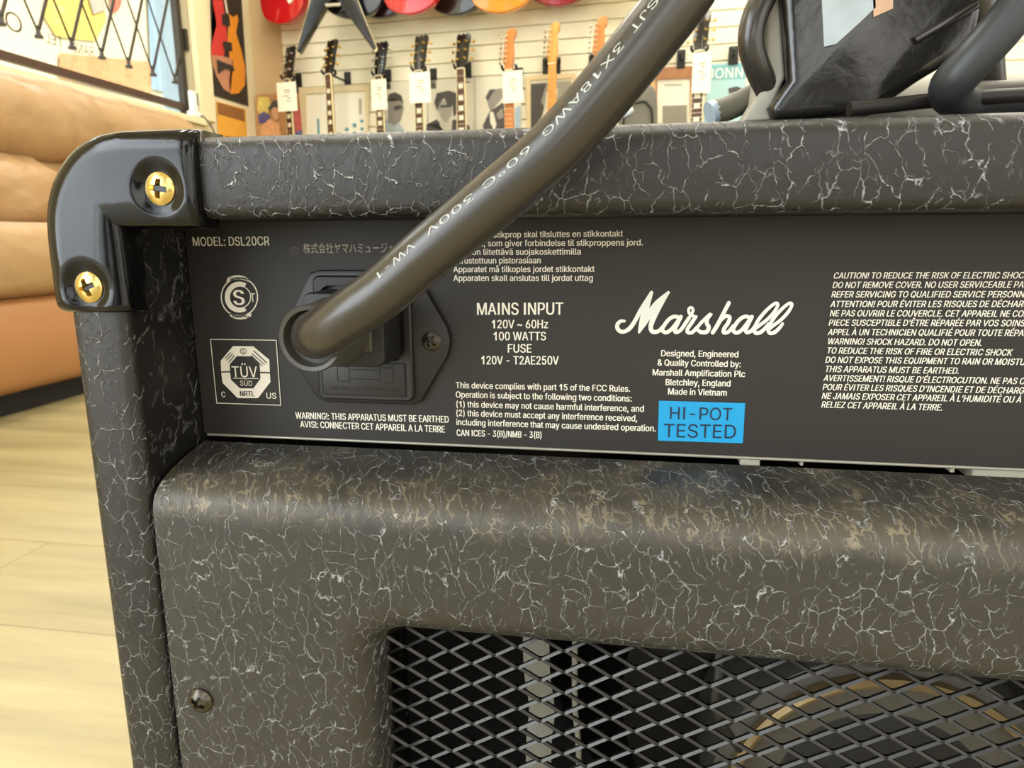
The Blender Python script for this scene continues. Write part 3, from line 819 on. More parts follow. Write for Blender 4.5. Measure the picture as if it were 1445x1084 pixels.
def guitar(name, label, loc, rz, body, bmat, head, hmat, nmat, fmat, tun, group, binding=True, scale=1.0, dots_=True, extra=None):
    t = thing(name, label, 'guitar', loc, rz, group); t.scale = (scale,) * 3
    NL = 0.46
    # neck and board
    mb = MB()
    v = []
    for z_, w_ in ((0.0, .0215), (-NL, .028)):
        for a in range(9):
            an = PI * a / 8; v.append((w_ * math.cos(an), .003 + .021 * math.sin(an), z_))
    f = [(k, k + 1, 9 + k + 1, 9 + k) for k in range(8)] + [(8, 0, 9, 17)] + [tuple(range(8, -1, -1)), tuple(range(9, 18))]
    mb.add(v, f); autosmooth(mb.build('neck', nmat, t), 50)
    fb = MB(); fb.add([(-.0215, -.003, 0), (.0215, -.003, 0), (.028, -.003, -NL), (-.028, -.003, -NL), (-.0215, .003, 0), (.0215, .003, 0), (.028, .003, -NL), (-.028, .003, -NL)],
        [(0, 1, 2, 3), (0, 4, 5, 1), (1, 5, 6, 2), (2, 6, 7, 3), (3, 7, 4, 0), (4, 7, 6, 5)], 0)
    if dots_:
        for fr in (3, 5, 7, 9, 12, 15):
            zc = -0.628 * (1 - 2 ** (-(fr - .5) / 12)); hh = 0.011
            fb.add([(-.014, -.0034, zc + hh), (.014, -.0034, zc + hh), (.014, -.0034, zc - hh), (-.014, -.0034, zc - hh)], [(0, 1, 2, 3)], 1)
    for fr in range(1, 20):
        zc = -0.628 * (1 - 2 ** (-fr / 12))
        w_ = .0215 + .0065 * (-zc / NL)
        if zc > -NL: fb.add([(-w_, -.0036, zc + .001), (w_, -.0036, zc + .001), (w_, -.0036, zc - .001), (-w_, -.0036, zc - .001)], [(0, 1, 2, 3)], 2)
    fb.build('fretboard', [fmat, PEARL, NICK], t, fix=False)
    if binding:
        b_ = MB()
        for s in (-1, 1):
            b_.add([(s * .0215, -.0038, 0), (s * .0245, -.0038, 0), (s * .031, -.0038, -NL), (s * .028, -.0038, -NL), (s * .0215, .004, 0), (s * .0245, .004, 0), (s * .031, .004, -NL), (s * .028, .004, -NL)],
                   [(0, 1, 2, 3), (0, 4, 5, 1), (1, 5, 6, 2), (2, 6, 7, 3), (3, 7, 4, 0), (4, 7, 6, 5)])
        b_.build('binding', BIND, t)
    MB().box((-.022, -.006, -.002), (.022, .003, .004)).build('nut', PEARL, t)
    tilt = Matrix.Rotation(math.radians(-13 if head == 'book' else -3), 4, 'X')
    hd = MB(); hd.prism(HEAD[head], -.004, .011, .001, 0, tilt)
    autosmooth(hd.build('headstock', hmat, t), 40)
    pos = [(-1, .05), (-1, .095), (-1, .14), (1, .05), (1, .095), (1, .14)] if head == 'book' else [(-1, .04 + .024 * k) for k in range(6)]
    for s, zz in pos:
        pg = MB(); xx = s * .022 if head == 'book' else -.018 + (zz - .04) * .06
        pg.lathe([(.005, 0), (.0055, .004), (.0035, .006), (.003, .014)], 12, tilt @ Matrix.Translation((xx, -.004, zz)) @ Matrix.Rotation(PI / 2, 4, 'X'))
        pg.box((xx + s * .015 - .002, .004, zz - .002), (xx + s * .035, .008, zz + .002), 0, 0, tilt)
        pg.lathe([(.004, -.006), (.008, -.003), (.008, .003), (.004, .006)], 10, tilt @ Matrix.Translation((xx + s * .038, .006, zz)) @ Matrix.Rotation(PI / 2, 4, 'Y') @ Matrix.Scale(1.0, 4))
        autosmooth(pg.build('tuning_peg', tun, t), 40)
    # body
    bd = MB(); bd.prism([(x, y - NL + .03) for x, y in BODY[body]], .0, .045, .007, 0, None, 3)
    autosmooth(bd.build('body', bmat, t), 45)
    if body == 'vee':
        e = MB(); e.prism([(x * 1.02, (y + .26) * 1.02 - .26 - NL + .03) for x, y in BODY['vee']], .006, .012); e.build('body_edge', BIND, t)
    for zz in (-.10, -.22):
        MB().box((-.035, -.008, -NL + zz - .017), (.035, .0, -NL + zz + .017), .003).build('pickup', GOLD if tun is GOLD else NICK, t)
    MB().box((-.04, -.012, -NL - .285), (.04, .0, -NL - .27), .003).build('bridge', NICK, t)
    if extra: extra(t, NL)
    return t

def hanger(u, z, label, off=0.022, R=.105):
    p = wb(u, z, off)
    h = thing('guitar_hanger', label, 'guitar hanger', p, BROT, 'black guitar hangers on the slat wall')
    MB().box((-.02, -.008, -.055), (.02, .0, .055), .004).build('bracket', HOOK, h)
    q = R - .035
    tube('arm', [(0, -.006, .0), (0, -q * .6, .0), (0, -q, .0)], .006, HOOK, h, 8, 4)
    tube('yoke', [(-.036, -R, .018), (-.036, -q - .015, .006), (-.02, -q, -.002), (0, -q + .004, -.004), (.02, -q, -.002), (.036, -q - .015, .006), (.036, -R, .018)], .007, HOOK, h, 8, 5)
    return h
def price_tag(px, label, off=0.17):
    """px: left, top, right, bottom of the tag in the picture"""
    c = onb((px[0] + px[2]) / 2, (px[1] + px[3]) / 2, off)
    wd = (onb(px[2], px[1], off) - onb(px[0], px[1], off)).length / 2; ht = (onb(px[0], px[1], off).z - onb(px[0], px[3], off).z) / 2
    t = thing('price_tag', label, 'price tag', c, BROT + random.uniform(-.12, .12), 'paper price tags on the guitars')
    MB().box((-wd, -.0008, -ht), (wd, .0008, ht)).build('card', TAGP, t)
    mb = MB()
    for k, (a, b, zz) in enumerate(((-.3, .4, .45), (-.2, .35, .3), (-.4, .2, .05), (0., .4, -.1), (-.1, .3, -.3))):
        mb.box((a * wd, -.0012, (zz - .03) * ht), (b * wd, -.0009, (zz + .03) * ht))
    mb.build('handwriting', TAGI, t)
    tube('string', [(0, 0, ht), (-.004, .008, ht + .04), (.0, .02, ht + .08)], .0012, TAGI, t, 6, 4)
    return t

OFFG = 0.10
SUN1 = wood('sunburst_lacquer', 'b06a28', '8a4018', (3, 3, 3), 0.2)
SUNR = mat('cherry_red_lacquer', '7a1a18', 0.15, 0, 0.1, 8, coat=0.8)
low = [ # px nut, head, label
 ((405, 112), 'book', BLKG, ROSE, MAHOG, NICK, 'guitar with cream edged dark headstock hanging first from the left, over the colourful poster', True, (-22, 0)),
 ((463, 105), 'book', BLKG, ROSE, MAHOG, GOLD, 'guitar with gold tuners and block inlays hanging before the cream frame with blue dots', True, (-24, 0)),
 ((534, 107), 'book', BLKG, ROSE, MAHOG, NICK, 'guitar with dark headstock hanging under the right tip of the black angular guitar', True, (-15, 0)),
 ((590, 100), 'book', BLKG, ROSE, MAHOG, GOLD, 'guitar with shiny headstock plate hanging between the two portrait posters', True, (-15, 0)),
 ((650, 97), 'book', BLKG, ROSE, MAHOG, GOLD, 'guitar with wide block inlaid neck and no tag, covering the dark haired portrait poster', True, (-12, 0)),
 ((718, 99), 'six', AMAPLE, AMAPLE, AMAPLE, NICK, 'amber maple guitar with six in line tuners hanging fourth of the maple necks from the right', False, (-14, 0)),
 ((779, 90), 'six', MAPLE, MAPLE, MAPLE, NICK, 'pale maple necked guitar without a tag, before the pale wood framed photo', False, (-22, 0)),
 ((845, 84), 'six', AMAPLE, AMAPLE, AMAPLE, NICK, 'maple guitar whose neck disappears behind the thick power cable, headstock just left of it', False, (-10, 0)),
 ((918, 76), 'six', MAPLE, MAPLE, MAPLE, NICK, 'maple necked guitar with its headstock hidden behind the power cable, right of the cable', False, (-10, 0)),
 ((987, 72), 'book', BLKG, ROSE, MAHOG, GOLD, 'guitar with gold trimmed headstock hanging alone right of the power cable', True, (-10, 0)),
]
low[5] = low[5][:6] + ('amber maple guitar with six in line tuners and a tag, leftmost of the maple necks',) + low[5][7:]
bcols = [SUN1, SUN1, BLKG, SUNR, SUN1, SUN1, mat('butterscotch_lacquer', 'd0a050', 0.2, coat=0.6), SUNR, BLKG, SUN1]
for i, (px, hd, hm, fm, nm, tn, lab, bnd, rot) in enumerate(low):
    og = 0.15 if i % 2 == 0 else 0.25
    p = onb(px[0], px[1], og)
    g = guitar('electric_guitar', lab, p, BROT + math.radians(rot[0]), 'single' if hd == 'book' else 'double', bcols[i], hd, hm, nm, fm, tn, 'guitars hanging in the lower row', bnd, 1.0, hd == 'book')
    u = (np.array(p) - BO) @ BU
    hanger(u, p.z + .004, 'black guitar hanger under the %s headstock from the left in the lower row' % ['first', 'second', 'third', 'fourth', 'fifth', 'sixth', 'seventh', 'eighth', 'ninth', 'tenth'][i], R=og - .017)
price_tag((391, 116, 419, 157), 'white price tag hanging on the leftmost guitar over the colourful poster')
price_tag((524, 112, 546, 155), 'white price tag with dark writing on the third guitar neck from the left')
price_tag((578, 102, 607, 145), 'pale price tag on the guitar between the two portrait posters', 0.27)
price_tag((709, 100, 738, 145), 'white price tag on the amber maple guitar neck', 0.27)
price_tag((977, 74, 1003, 131), 'long white price tag on the guitar right of the power cable', 0.27)
# empty hooks seen on the wall
for (x0, y0, x1, y1), lab in (((766, 82, 779, 104), 'black wall bracket left of the pale maple headstock'), ((831, 78, 845, 96), 'black wall bracket beside the cable, left of the amber headstock'), ((955, 71, 967, 97), 'black wall bracket over the brown topped frame'), ((1028, 66, 1042, 91), 'black wall bracket above the pale blue poster')):
    a = onb(x0, y0, 0.03); b = onb(x1, y1, 0.03); c = (a + b) / 2
    h = thing('slat_bracket', lab, 'wall bracket', c, BROT, 'black brackets on the slat wall')
    wd = (onb(x1, y0, .03) - a).length / 2; ht = (a.z - b.z) / 2
    MB().box((-wd, -.012, -ht), (wd, .005, ht), .004).build('plate', HOOK, h)
    tube('arm', [(0, -.01, 0), (0, -.05, 0), (0, -.09, .015)], .007, HOOK, h, 8, 4)
# upper row: the bottoms of the bodies show
def guard(t, NL):
    mb = MB(); mb.prism([(x, z - NL) for x, z in spl([(.0, -.06), (.05, -.09), (.09, -.17), (.11, -.28), (.06, -.33), (.03, -.25), (.0, -.2)], 4)], -.004, .0, 0)
    mb.build('pickguard', mat('white_pickguard', 'efece0', 0.3), t)
up = [ # centre px x, bottom px y, body, material, rot, label, extra
 (399, 33, 'single', mat('bright_red_lacquer', 'c8141a', 0.12, 0, 0.05, 10, coat=0.9), -14, 'glossy red guitar with white guard hanging upper left on the back wall', guard),
 (474, 73, 'vee', BLKG, 8, 'black angular guitar with cream edges and two long pointed wings', None),
 (498, 26, 'single', mat('black_gloss_lacquer', '14161a', 0.08, coat=1.0), 10, 'glossy black guitar body right behind the angular guitar', None),
 (536, 25, 'single', mat('dark_purple_lacquer', '2a1420', 0.15, coat=0.8), 0, 'very dark purple guitar body left of the scarlet one', None),
 (580, 20, 'single', mat('scarlet_lacquer', 'c01818', 0.12, 0, 0.1, 10, coat=0.9), -5, 'scarlet guitar body between the dark purple and black ones', None),
 (645, 21, 'single', mat('deep_black_lacquer', '1c1a18', 0.15, coat=0.8), -10, 'black guitar body with cream edge between the scarlet and amber ones', None),
 (707, 18, 'single', mat('amber_lacquer', 'd98a1c', 0.15, 0, 0.15, 6, coat=0.8), 0, 'amber yellow guitar body hanging near the top centre', None),
 (789, 8, 'single', mat('wine_red_lacquer', '8c1c20', 0.15, 0, 0.1, 10, coat=0.8), 0, 'wine red guitar body just left of the power cable at the top', None),
 (868, 0, 'single', mat('white_lacquer', 'e8dcc4', 0.2, coat=0.6), 0, 'pale guitar body at the top edge beside the power cable', None),
]
for i, (x, y, bd, bm_, rot, lab, ex) in enumerate(up):
    off = (.15, .33, .22, .13, .21, .13, .21, .13, .21)[i]
    p = onb(x, y, off); hgt = .45 if bd != 'vee' else .53
    zc = p.z + hgt - .03 + .46
    g = guitar('hanging_guitar', lab, (p.x, p.y, zc), BROT + math.radians(rot), bd, bm_, 'book', BLKG, MAHOG, ROSE, NICK, 'guitars hanging in the upper row', True, 1.0, True, ex)
    hanger((np.array(p) - BO) @ BU, zc + .004, 'black guitar hanger above the picture edge holding the %s' % lab.split(' guitar')[0], R=off - .017)

# grey gig bag standing by the back wall, behind the amplifier
pb = onb(901, 150, 0.5)
gb = thing('gig_bag', 'grey padded gig bag standing by the back wall right of the cable', 'gig bag', (pb.x, pb.y, 0), BROT)
mb = MB(); zt = onb(901, 126, 0.5).z
wd = (onb(932, 150, .5) - onb(880, 150, .5)).length / 2
mb.prism(spl([(-wd, 0), (wd, 0), (wd * 1.05, zt * .5), (wd * 1.0, zt * .9), (wd * .75, zt), (-.0, zt * .995), (-wd * .75, zt * .95), (-wd, zt * .85)], 5), -.09, .09, .03, 0, None, 3)
autosmooth(mb.build('bag_body', mat('grey_nylon', '66655a', 0.75, 0, 0.1, 40, 0.2, 300), gb), 60)
tube('zip', [(-wd * .8, -.092, .1), (-wd * .85, -.092, zt * .6), (-wd * .6, -.092, zt * .9), (0, -.092, zt * .93), (wd * .6, -.092, zt * .92), (wd * .9, -.092, zt * .8), (wd * .9, -.092, .1)], .005, HOOK, gb, 6, 6)

# ------------------------------------------------------------------ sofa
LEA = mat('tan_leather', 'a3845c', 0.46, 0, 0.10, 4, 0.30, 20)
LEAD = mat('tan_leather_base', 'a07044', 0.5, 0, 0.08, 4, 0.2, 260)
def cushion(name, a, b, r, m, parent, wr=0.012, seed=0, nx=26):
    """puffy rounded box with soft folds"""
    rnd = random.Random(seed); bm = bmesh.new()
    bmesh.ops.create_cube(bm, size=2)
    bmesh.ops.subdivide_edges(bm, edges=list(bm.edges), cuts=nx, use_grid_fill=True)
    c = [(a[i] + b[i]) / 2 for i in range(3)]; h = [abs(b[i] - a[i]) / 2 for i in range(3)]
    ph = [rnd.uniform(0, 6.28) for _ in range(8)]
    for q in bm.verts:
        p = [q.co[i] * h[i] for i in range(3)]
        inn = [max(-(h[i] - r), min(h[i] - r, p[i])) for i in range(3)]
        d = Vector([p[i] - inn[i] for i in range(3)])
        n_ = d.normalized() if d.length > 1e-9 else Vector((0, 0, 0))
        e = Vector(inn) + n_ * min(d.length, r)
        y = p[1]
        wv = wr * (math.sin(y * 21 + ph[0] + 2.5 * math.sin(p[2] * 9 + ph[1])) + .6 * math.sin(y * 43 + ph[2] + p[2] * 14) + .5 * math.sin(y * 71 + ph[3] - p[2] * 20))
        wv *= max(0, math.sin(y * 3.1 + ph[4])) ** 2 + .15
        puff = 0.03 * (1 - abs(q.co[1]) ** 6) * (1 - q.co[2] ** 2)
        e.x += (wv + puff) * (1 if q.co[0] > 0 else 0.2)
        q.co = Vector(c) + e
    mb = MB(); mb.bm(bm)
    return autosmooth(mb.build(name, m, parent), 80)
SB = Vector((-1.66, 1.7, 0))
sofa = thing('sofa', 'tan leather sofa along the left wall under the window', 'sofa', SB)
def sl(a): return tuple(Vector(a) - SB)
YA, YB = 0.35, 2.72
cushion('base', sl((-2.06, YA, .05)), sl((-1.235, YB, .272)), .03, LEAD, sofa, .002, 1)
MB().box(sl((-2.04, YA + .05, 0)), sl((-1.28, YB - .05, .055))).build('plinth', mat('black_plinth', '14120f', 0.8), sofa)
ym = 0.95
for k, (y0, y1) in enumerate(((YA, ym), (ym, YB))):
    cushion('seat_cushion', sl((-1.95, y0 + .004, .265)), sl((-1.225, y1 - .004, .437)), .035, LEA, sofa, .004, 3 + k)
    cushion('lower_back_cushion', sl((-2.05, y0 + .004, .40)), sl((-1.60, y1 - .004, .645)), .09, LEA, sofa, .014, 13 + k, 40)
    cushion('back_pillow', sl((-2.07, y0 + .004, .59)), sl((-1.63, y1 - .004, .895)), .13, LEA, sofa, .017, 23 + k, 40)
cushion('arm', sl((-2.06, YB - .02, .05)), sl((-1.25, YB + .16, .56)), .06, LEA, sofa, .003, 31)

# ================================================================== AMPLIFIER
XL, XR, ZB, ZTOP, YBK, YFR = -0.0185, 0.4815, 0.012, 0.4225, -0.0295, 0.215
amp = thing('guitar_amplifier', 'black grained vinyl guitar amplifier seen from its rear with printed panel', 'guitar amplifier', (0.23, 0.09, 0))
AB = Vector((0.23, 0.09, 0))
def al(v): return Vector(v) - AB
def apart(name, mb, m, parent=None, sm=None, fix=True):
    """geometry in room coordinates -> child of the amplifier (or of one of its parts)"""
    mb.v = [p - AB for p in mb.v]
    o = mb.build(name, m, parent or amp, fix=fix)
    if sm: autosmooth(o, sm)
    return o
def rrect(x0, x1, z0, z1, r, n=8):
    out = []
    for cx, cz, a0 in ((x1 - r, z1 - r, 0), (x0 + r, z1 - r, PI / 2), (x0 + r, z0 + r, PI), (x1 - r, z0 + r, 1.5 * PI)):
        for k in range(n + 1):
            a = a0 + PI / 2 * k / n; out.append((cx + r * math.cos(a), cz + r * math.sin(a)))
    return out
# cabinet: rounded ring of boards, edges rolled
T1, T2, TH = XL, 0.0, 0.402
mb = MB(); loops = []
e = 0.005
ri, ro = 0.0012, 0.017
def loop(x0, x1, z0, z1, r, y): return [(p[0], y, p[1]) for p in rrect(x0, x1, z0, z1, r)]
inX0, inX1, inZ0, inZ1 = 0.0, 0.463, 0.03, 0.402
loops.append(loop(inX0, inX1, inZ0, inZ1, ri, YFR))
loops.append(loop(inX0, inX1, inZ0, inZ1, ri, YBK + 0.003))
for k in range(1, 4):
    a = PI / 2 * k / 3; d = 0.003 * (1 - math.cos(a)); yy = YBK + 0.003 * (1 - math.sin(a))
    loops.append(loop(inX0 - d, inX1 + d, inZ0 - d, inZ1 + d, ri + d, yy))
for k in range(0, 6):
    a = PI / 2 * k / 5; d = e * (1 - math.sin(a)); yy = YBK + e * (1 - math.cos(a))
    loops.append(loop(XL + d, XR - d, ZB + d, ZTOP - d, ro - d, yy))
loops.append(loop(XL, XR, ZB, ZTOP, ro, YFR))
loops.append(loops[0])
nL = len(loops[0]); V = []; Fc = []
for L_ in loops: V += L_
for i in range(len(loops) - 1):
    for k in range(nL): Fc.append((i * nL + k, i * nL + (k + 1) % nL, (i + 1) * nL + (k + 1) % nL, (i + 1) * nL + k))
mb.add(V, Fc)
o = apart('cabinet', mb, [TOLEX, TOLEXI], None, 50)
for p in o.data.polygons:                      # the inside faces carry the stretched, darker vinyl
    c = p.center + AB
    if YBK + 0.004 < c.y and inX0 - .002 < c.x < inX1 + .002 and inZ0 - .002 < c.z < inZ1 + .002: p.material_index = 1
apart('front_baffle', MB().box((0.0, 0.19, 0.03), (0.463, 0.205, 0.402)), mat('black_grille_cloth', '1b1a18', 0.8, 0, 0.2, 300))
for x, y in ((0.03, 0.0), (0.43, 0.0), (0.03, 0.18), (0.43, 0.18)):
    mb = MB(); mb.lathe([(.016, 0), (.018, .003), (.016, .0135)], 20, Matrix.Translation((x, y, 0)))
    apart('rubber_foot', mb, BLACKD, None, 40)

# rear lower panel with rolled top and opening
PX0, PX1, PZ0 = 0.0016, 0.4614, 0.0315
OX0, OX1, OZ0, OZ1, ORR, RO = 0.054, 0.41, 0.06, 0.2975, 0.020, 0.0105
mb = MB(); V = []; Fc = []
op = rrect(OX0, OX1, OZ0, OZ1, ORR, 12)
zt0 = 0.316
def outer(p):                                   # where the ray from the opening's centre meets the panel's border
    cx, cz = (OX0 + OX1) / 2, (OZ0 + OZ1) / 2
    if p[1] > OZ1 - 1e-6 - ORR * 0.3 and OX0 + ORR * .3 <= p[0] <= OX1 - ORR * .3: return (p[0], zt0)
    if p[1] < OZ0 + ORR * 0.3 and OX0 + ORR * .3 <= p[0] <= OX1 - ORR * .3: return (p[0], PZ0)
    return (PX0 if p[0] < cx else PX1, p[1])
rings = [[(q[0], YBK, q[1]) for q in map(outer, op)], [(q[0], YBK, q[1]) for q in op]]
for k in range(1, 7):
    a = PI / 2 * k / 6; d = RO * math.sin(a) * 1.05; yy = YBK + RO * (1 - math.cos(a))
    rings.append([(q[0], yy, q[1]) for q in rrect(OX0 + d, OX1 - d, OZ0 + d, OZ1 - d, max(.009, ORR - d), 12)])
rings.append([(q[0], YBK + 0.016, q[1]) for q in rrect(OX0 + RO * 1.05, OX1 - RO * 1.05, OZ0 + RO * 1.05, OZ1 - RO * 1.05, .0095, 12)])
nO = len(op)
for r_ in rings: V += r_
for i in range(len(rings) - 1):
    for k in range(nO): Fc.append((i * nO + k, i * nO + (k + 1) % nO, (i + 1) * nO + (k + 1) % nO, (i + 1) * nO + k))
mb.add(V, Fc)
for x0, x1, zz in ((PX0, None, zt0), (None, PX1, zt0), (PX0, None, PZ0), (None, PX1, PZ0)):   # corner fillers
    top = zz == zt0
    cand = [p for p in rings[0] if abs(p[2] - zz) < 1e-9]
    side = [p for p in rings[0] if abs(p[0] - (x0 if x0 is not None else x1)) < 1e-9]
    cx_ = min(p[0] for p in cand) if x0 is not None else max(p[0] for p in cand)
    cz_ = max(p[2] for p in side) if top else min(p[2] for p in side)
    xs = x0 if x0 is not None else x1
    # the corner triangle fan (border corner, last side point, first top point)
    mb.add([(xs, YBK, zz), (xs, YBK, cz_), (cx_, YBK, zz)], [(0, 1, 2)])
prof = [(YBK, zt0), (YBK, .3198), (-.0291, .3225), (-.0281, .3248), (-.0264, .3267), (-.0236, .3284), (-.0190, .3301), (-.011, .3322), (-.002, .3336), (-.002, .3250), (-.013, .3100), (-.0135, .30)]
V = []; Fc = []
NX = 60
rr_ = random.Random(5)
for i in range(NX + 1):
    x = PX0 + (PX1 - PX0) * i / NX
    for j, (y, z_) in enumerate(prof):
        jt = (rr_.uniform(-1, 1) * .00035) if 2 <= j <= 6 and 0 < i < NX else 0
        V.append((x, y + jt, z_ + jt))
m_ = len(prof)
for i in range(NX):
    for j in range(m_ - 1): Fc.append((i * m_ + j, (i + 1) * m_ + j, (i + 1) * m_ + j + 1, i * m_ + j + 1))
Fc.append(tuple(range(m_))); Fc.append(tuple(NX * m_ + j for j in range(m_)))
mb.add(V, Fc)
mb.box((PX0, YBK + .0005, PZ0), (PX0 + .0004, YBK + .014, .316)); mb.box((PX1 - .0004, YBK + .0005, PZ0), (PX1, YBK + .014, .316))
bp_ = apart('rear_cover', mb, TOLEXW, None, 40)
bp_['label'] = 'worn grained vinyl cover with a rounded opening'
sp = ony(284, 988, YBK)
for x in (sp.x, 0.463 - sp.x):
    s_o = screw('cover_screw', al((x, YBK - .0006, sp.z)), .0039, .0017, DSCREW, amp, .5)
# expanded metal grille
GW, GH = .0137, .0068
gy = YBK + 0.0135
mb = MB()
import itertools
x0g, x1g, z0g, z1g = OX0 + .004, OX1 - .004, OZ0 + .004, OZ1 - .003
xoff = ony(577, 1047, gy).x % GW; zoff = ony(577, 1024, gy).z
row = int((z1g - zoff) / (GH / 2)) + 1
for k in range(row - int((z1g - z0g) / (GH / 2)), row):
    zc = zoff + (k + .5) * GH / 2
    ph = k % 2
    pts = []; x = x0g - (x0g - xoff) % (GW)
    n_ = int((x1g - x) / (GW / 2)) + 1
    fl = .0005
    for i in range(n_):
        s = 1 if (i + ph) % 2 else -1
        xx = x + i * GW / 2
        if x0g <= xx <= x1g: pts += [Vector((xx - fl, gy, zc + s * GH / 4)), Vector((xx + fl, gy, zc + s * GH / 4))]
    hw, hy = .00036, .0007
    v = []; f = []
    for p in pts:
        for dy, dz in ((-hy, -hw * .2 - hw), (-hy * .2, hw), (hy, hw * 1.0), (hy * .3, -hw)):
            v.append(p + Vector((0, dy, dz)))
    for i in range(len(pts) - 1):
        for j in range(4): f.append((i * 4 + j, i * 4 + (j + 1) % 4, (i + 1) * 4 + (j + 1) % 4, (i + 1) * 4 + j))
    mb.add(v, f)
apart('mesh_grille', mb, GMESH)
# loudspeaker behind the mesh
pc = ony(1275, 935, .05)
cxs, czs, R0 = pc.x, pc.z - .066, .066
my = Matrix.Translation((cxs, .05, czs)) @ Matrix.Rotation(PI / 2, 4, 'X')
mb = MB(); mb.lathe([(R0 * .86, -.006), (R0 * .88, -.004), (R0 * .97, -.006), (R0, -.012), (R0, -.05), (.05, -.052)], 64, my)
spk = apart('loudspeaker', mb, mat('grey_magnet_cover', '55524a', 0.5, 0.2, 0.12, 60), None, 40)
mb = MB(); mb.lathe([(.010, -.004), (R0 * .5, -.004), (R0 * .84, -.010), (R0 * .865, -.012)], 64, my)
apart('magnet_plate', mb, mat('black_magnet_plate', '171614', 0.6), spk, 40)
mb = MB(); mb.lathe([(R0 * .86, .0025), (R0 * .885, .0035), (R0 * .91, .002), (R0 * .90, -.003)], 64, my, 0, False)
apart('magnet_rim', mb, mat('tan_magnet_rim', 'a58d62', 0.4, 0.5), spk, 40)
mb = MB(); mb.lathe([(.06, -.055), (.10, -.06), (.145, -.12), (.15, -.135), (.14, -.137), (.05, -.137)], 64, my)
apart('basket', mb, mat('black_basket_steel', '1d1c1b', 0.5, 0.5), spk, 40)
# cable strap and wire behind the mesh
a = ony(757, 935, .0); b = ony(760, 1084, .0)
mb = MB(); v, f = tube_data(catmull([Vector((a.x, .0, .302)), a, (a + b) / 2 + Vector((.001, .003, 0)), b, b + Vector((.002, .004, -.08))], 8), .0042, 8, .12, up=(1, 0, 0)); mb.add(v, f)
apart('cable_strap', mb, mat('pale_grey_strap', '7a7870', 0.5), None, 40)
a = ony(811, 980, .005); b = ony(817, 1084, .005)
mb = MB(); v, f = tube_data(catmull([Vector((a.x, .005, .302)), a, b, b + Vector((.001, 0, -.08))], 8), .0010, 8); mb.add(v, f)
apart('thin_wire', mb, mat('grey_wire', '7d7a70', 0.5), None, 60)
a = ony(1010, 1000, .02)
mb = MB(); v, f = tube_data(catmull([Vector((a.x - .004, .03, .302)), a + Vector((0, 0, .02)), a, a + Vector((.012, .02, -.03))], 8), .0016, 8); mb.add(v, f)
apart('speaker_wire', mb, mat('dark_wire', '34332f', 0.5), None, 60)

# ------------------------------------------------------------------ printed chassis panel
pz0 = 0.3356
mb = MB(); mb.box((0.0004, 0.0, pz0), (0.4626, 0.0012, 0.4019), 0)
rp = apart('rear_panel', mb, PANEL)
mb = MB(); mb.box((0.0012, -.0003, pz0 - .0009), (0.4615, .06, pz0), .0004)
apart('chassis_lip', mb, mat('bare_chassis_steel', 'a7a497', 0.4, 0.5, 0.06, 100))
FOAM = mat('pale_foam_tape', 'cfcab4', 0.7)
for (x0, x1, zz) in ((1043, 1072, .0022), (1128, 1133, .0016), (1340, 1347, .0016), (1372, 1500, .0035)):
    a = ony(x0, 652, .003); b = ony(x1, 652, .003)
    apart('foam_tape', MB().box((a.x, .002, pz0 - .0012 - zz), (b.x, .02, pz0 - .0012), .0004), FOAM)
def print_part(name, mb, m, label=None):
    o = apart(name, mb, m, rp, None, False)
    if label: o['label'] = label
    return o
def block(name, rows, cap, bold=0.012, shear=0.0, m=INK):
    mb = MB()
    for r in rows:
        put_text(mb, r[0], r[1], r[2], r[4] if len(r) > 4 else cap, bold, shear, r[3] if len(r) > 3 else None)
    return print_part(name, mb, m)
block('model_lettering', [('MODEL: DSL20CR', (272.7, 347.2), (380.2, 346.3))], 12.5, 0.010)
block('distributor_lettering', [('株式会社ヤマハミュージックジャパン', (428.3, 356.6), (614, 355.6))], 8.2, 0.0, 0, DIMINK2)
mb = MB(); ring_px(mb, (415, 354), 4.6, 5.4); put_text(mb, '?', (413, 357), (417, 357), 6, 0); print_part('faded_mark', mb, DIMINK)
block('nordic_notice', [
 ('Apparatets stikprop skal tilsluttes en stikkontakt', (640, 336), (878.8, 333.8)),
 ('med jord, som giver forbindelse til stikproppens jord.', (640, 347.8), (906.9, 346.4)),
 ('Laite on liitettävä suojakoskettimilla', (640, 360), (819.3, 359.3)),
 ('varustettuun pistorasiaan', (640, 372.2), (762.9, 371.6)),
 ('Apparatet må tilkoples jordet stikkontakt', (640, 384.2), (838.7, 383.8)),
 ('Apparaten skall anslutas till jordat uttag', (640, 396.6), (836.3, 396.5))], 8.6, 0.012)
block('mains_input_lettering', [
 ('MAINS INPUT', (673.6, 444.3), (794.4, 444), None, 17),
 ('120V ~ 60Hz', (694.4, 463.3), (773.3, 463.3)), ('100 WATTS', (696.8, 480.3), (770.2, 480.3)),
 ('FUSE', (716.9, 497.6), (749.8, 497.6)), ('120V - T2AE250V', (679.5, 514.2), (788.2, 514.6))], 11.8, 0.012)
block('compliance_notice', [
 ('This device complies with part 15 of the FCC Rules.', (643.5, 547.8), (888.9, 553)),
 ('Operation is subject to the following two conditions:', (643.5, 561), (891, 566.8)),
 ('(1) this device may not cause harmful interference, and', (644.2, 574.5), (908.2, 581.3)),
 ('(2) this device must accept any interference received,', (644.2, 587), (898.9, 594.8)),
 ('including interference that may cause undesired operation.', (644.2, 599.8), (925.2, 609)),
 ('CAN ICES - 3(B)/NMB - 3(B)', (644.6, 615), (764, 618.4))], 8.8, 0.012)
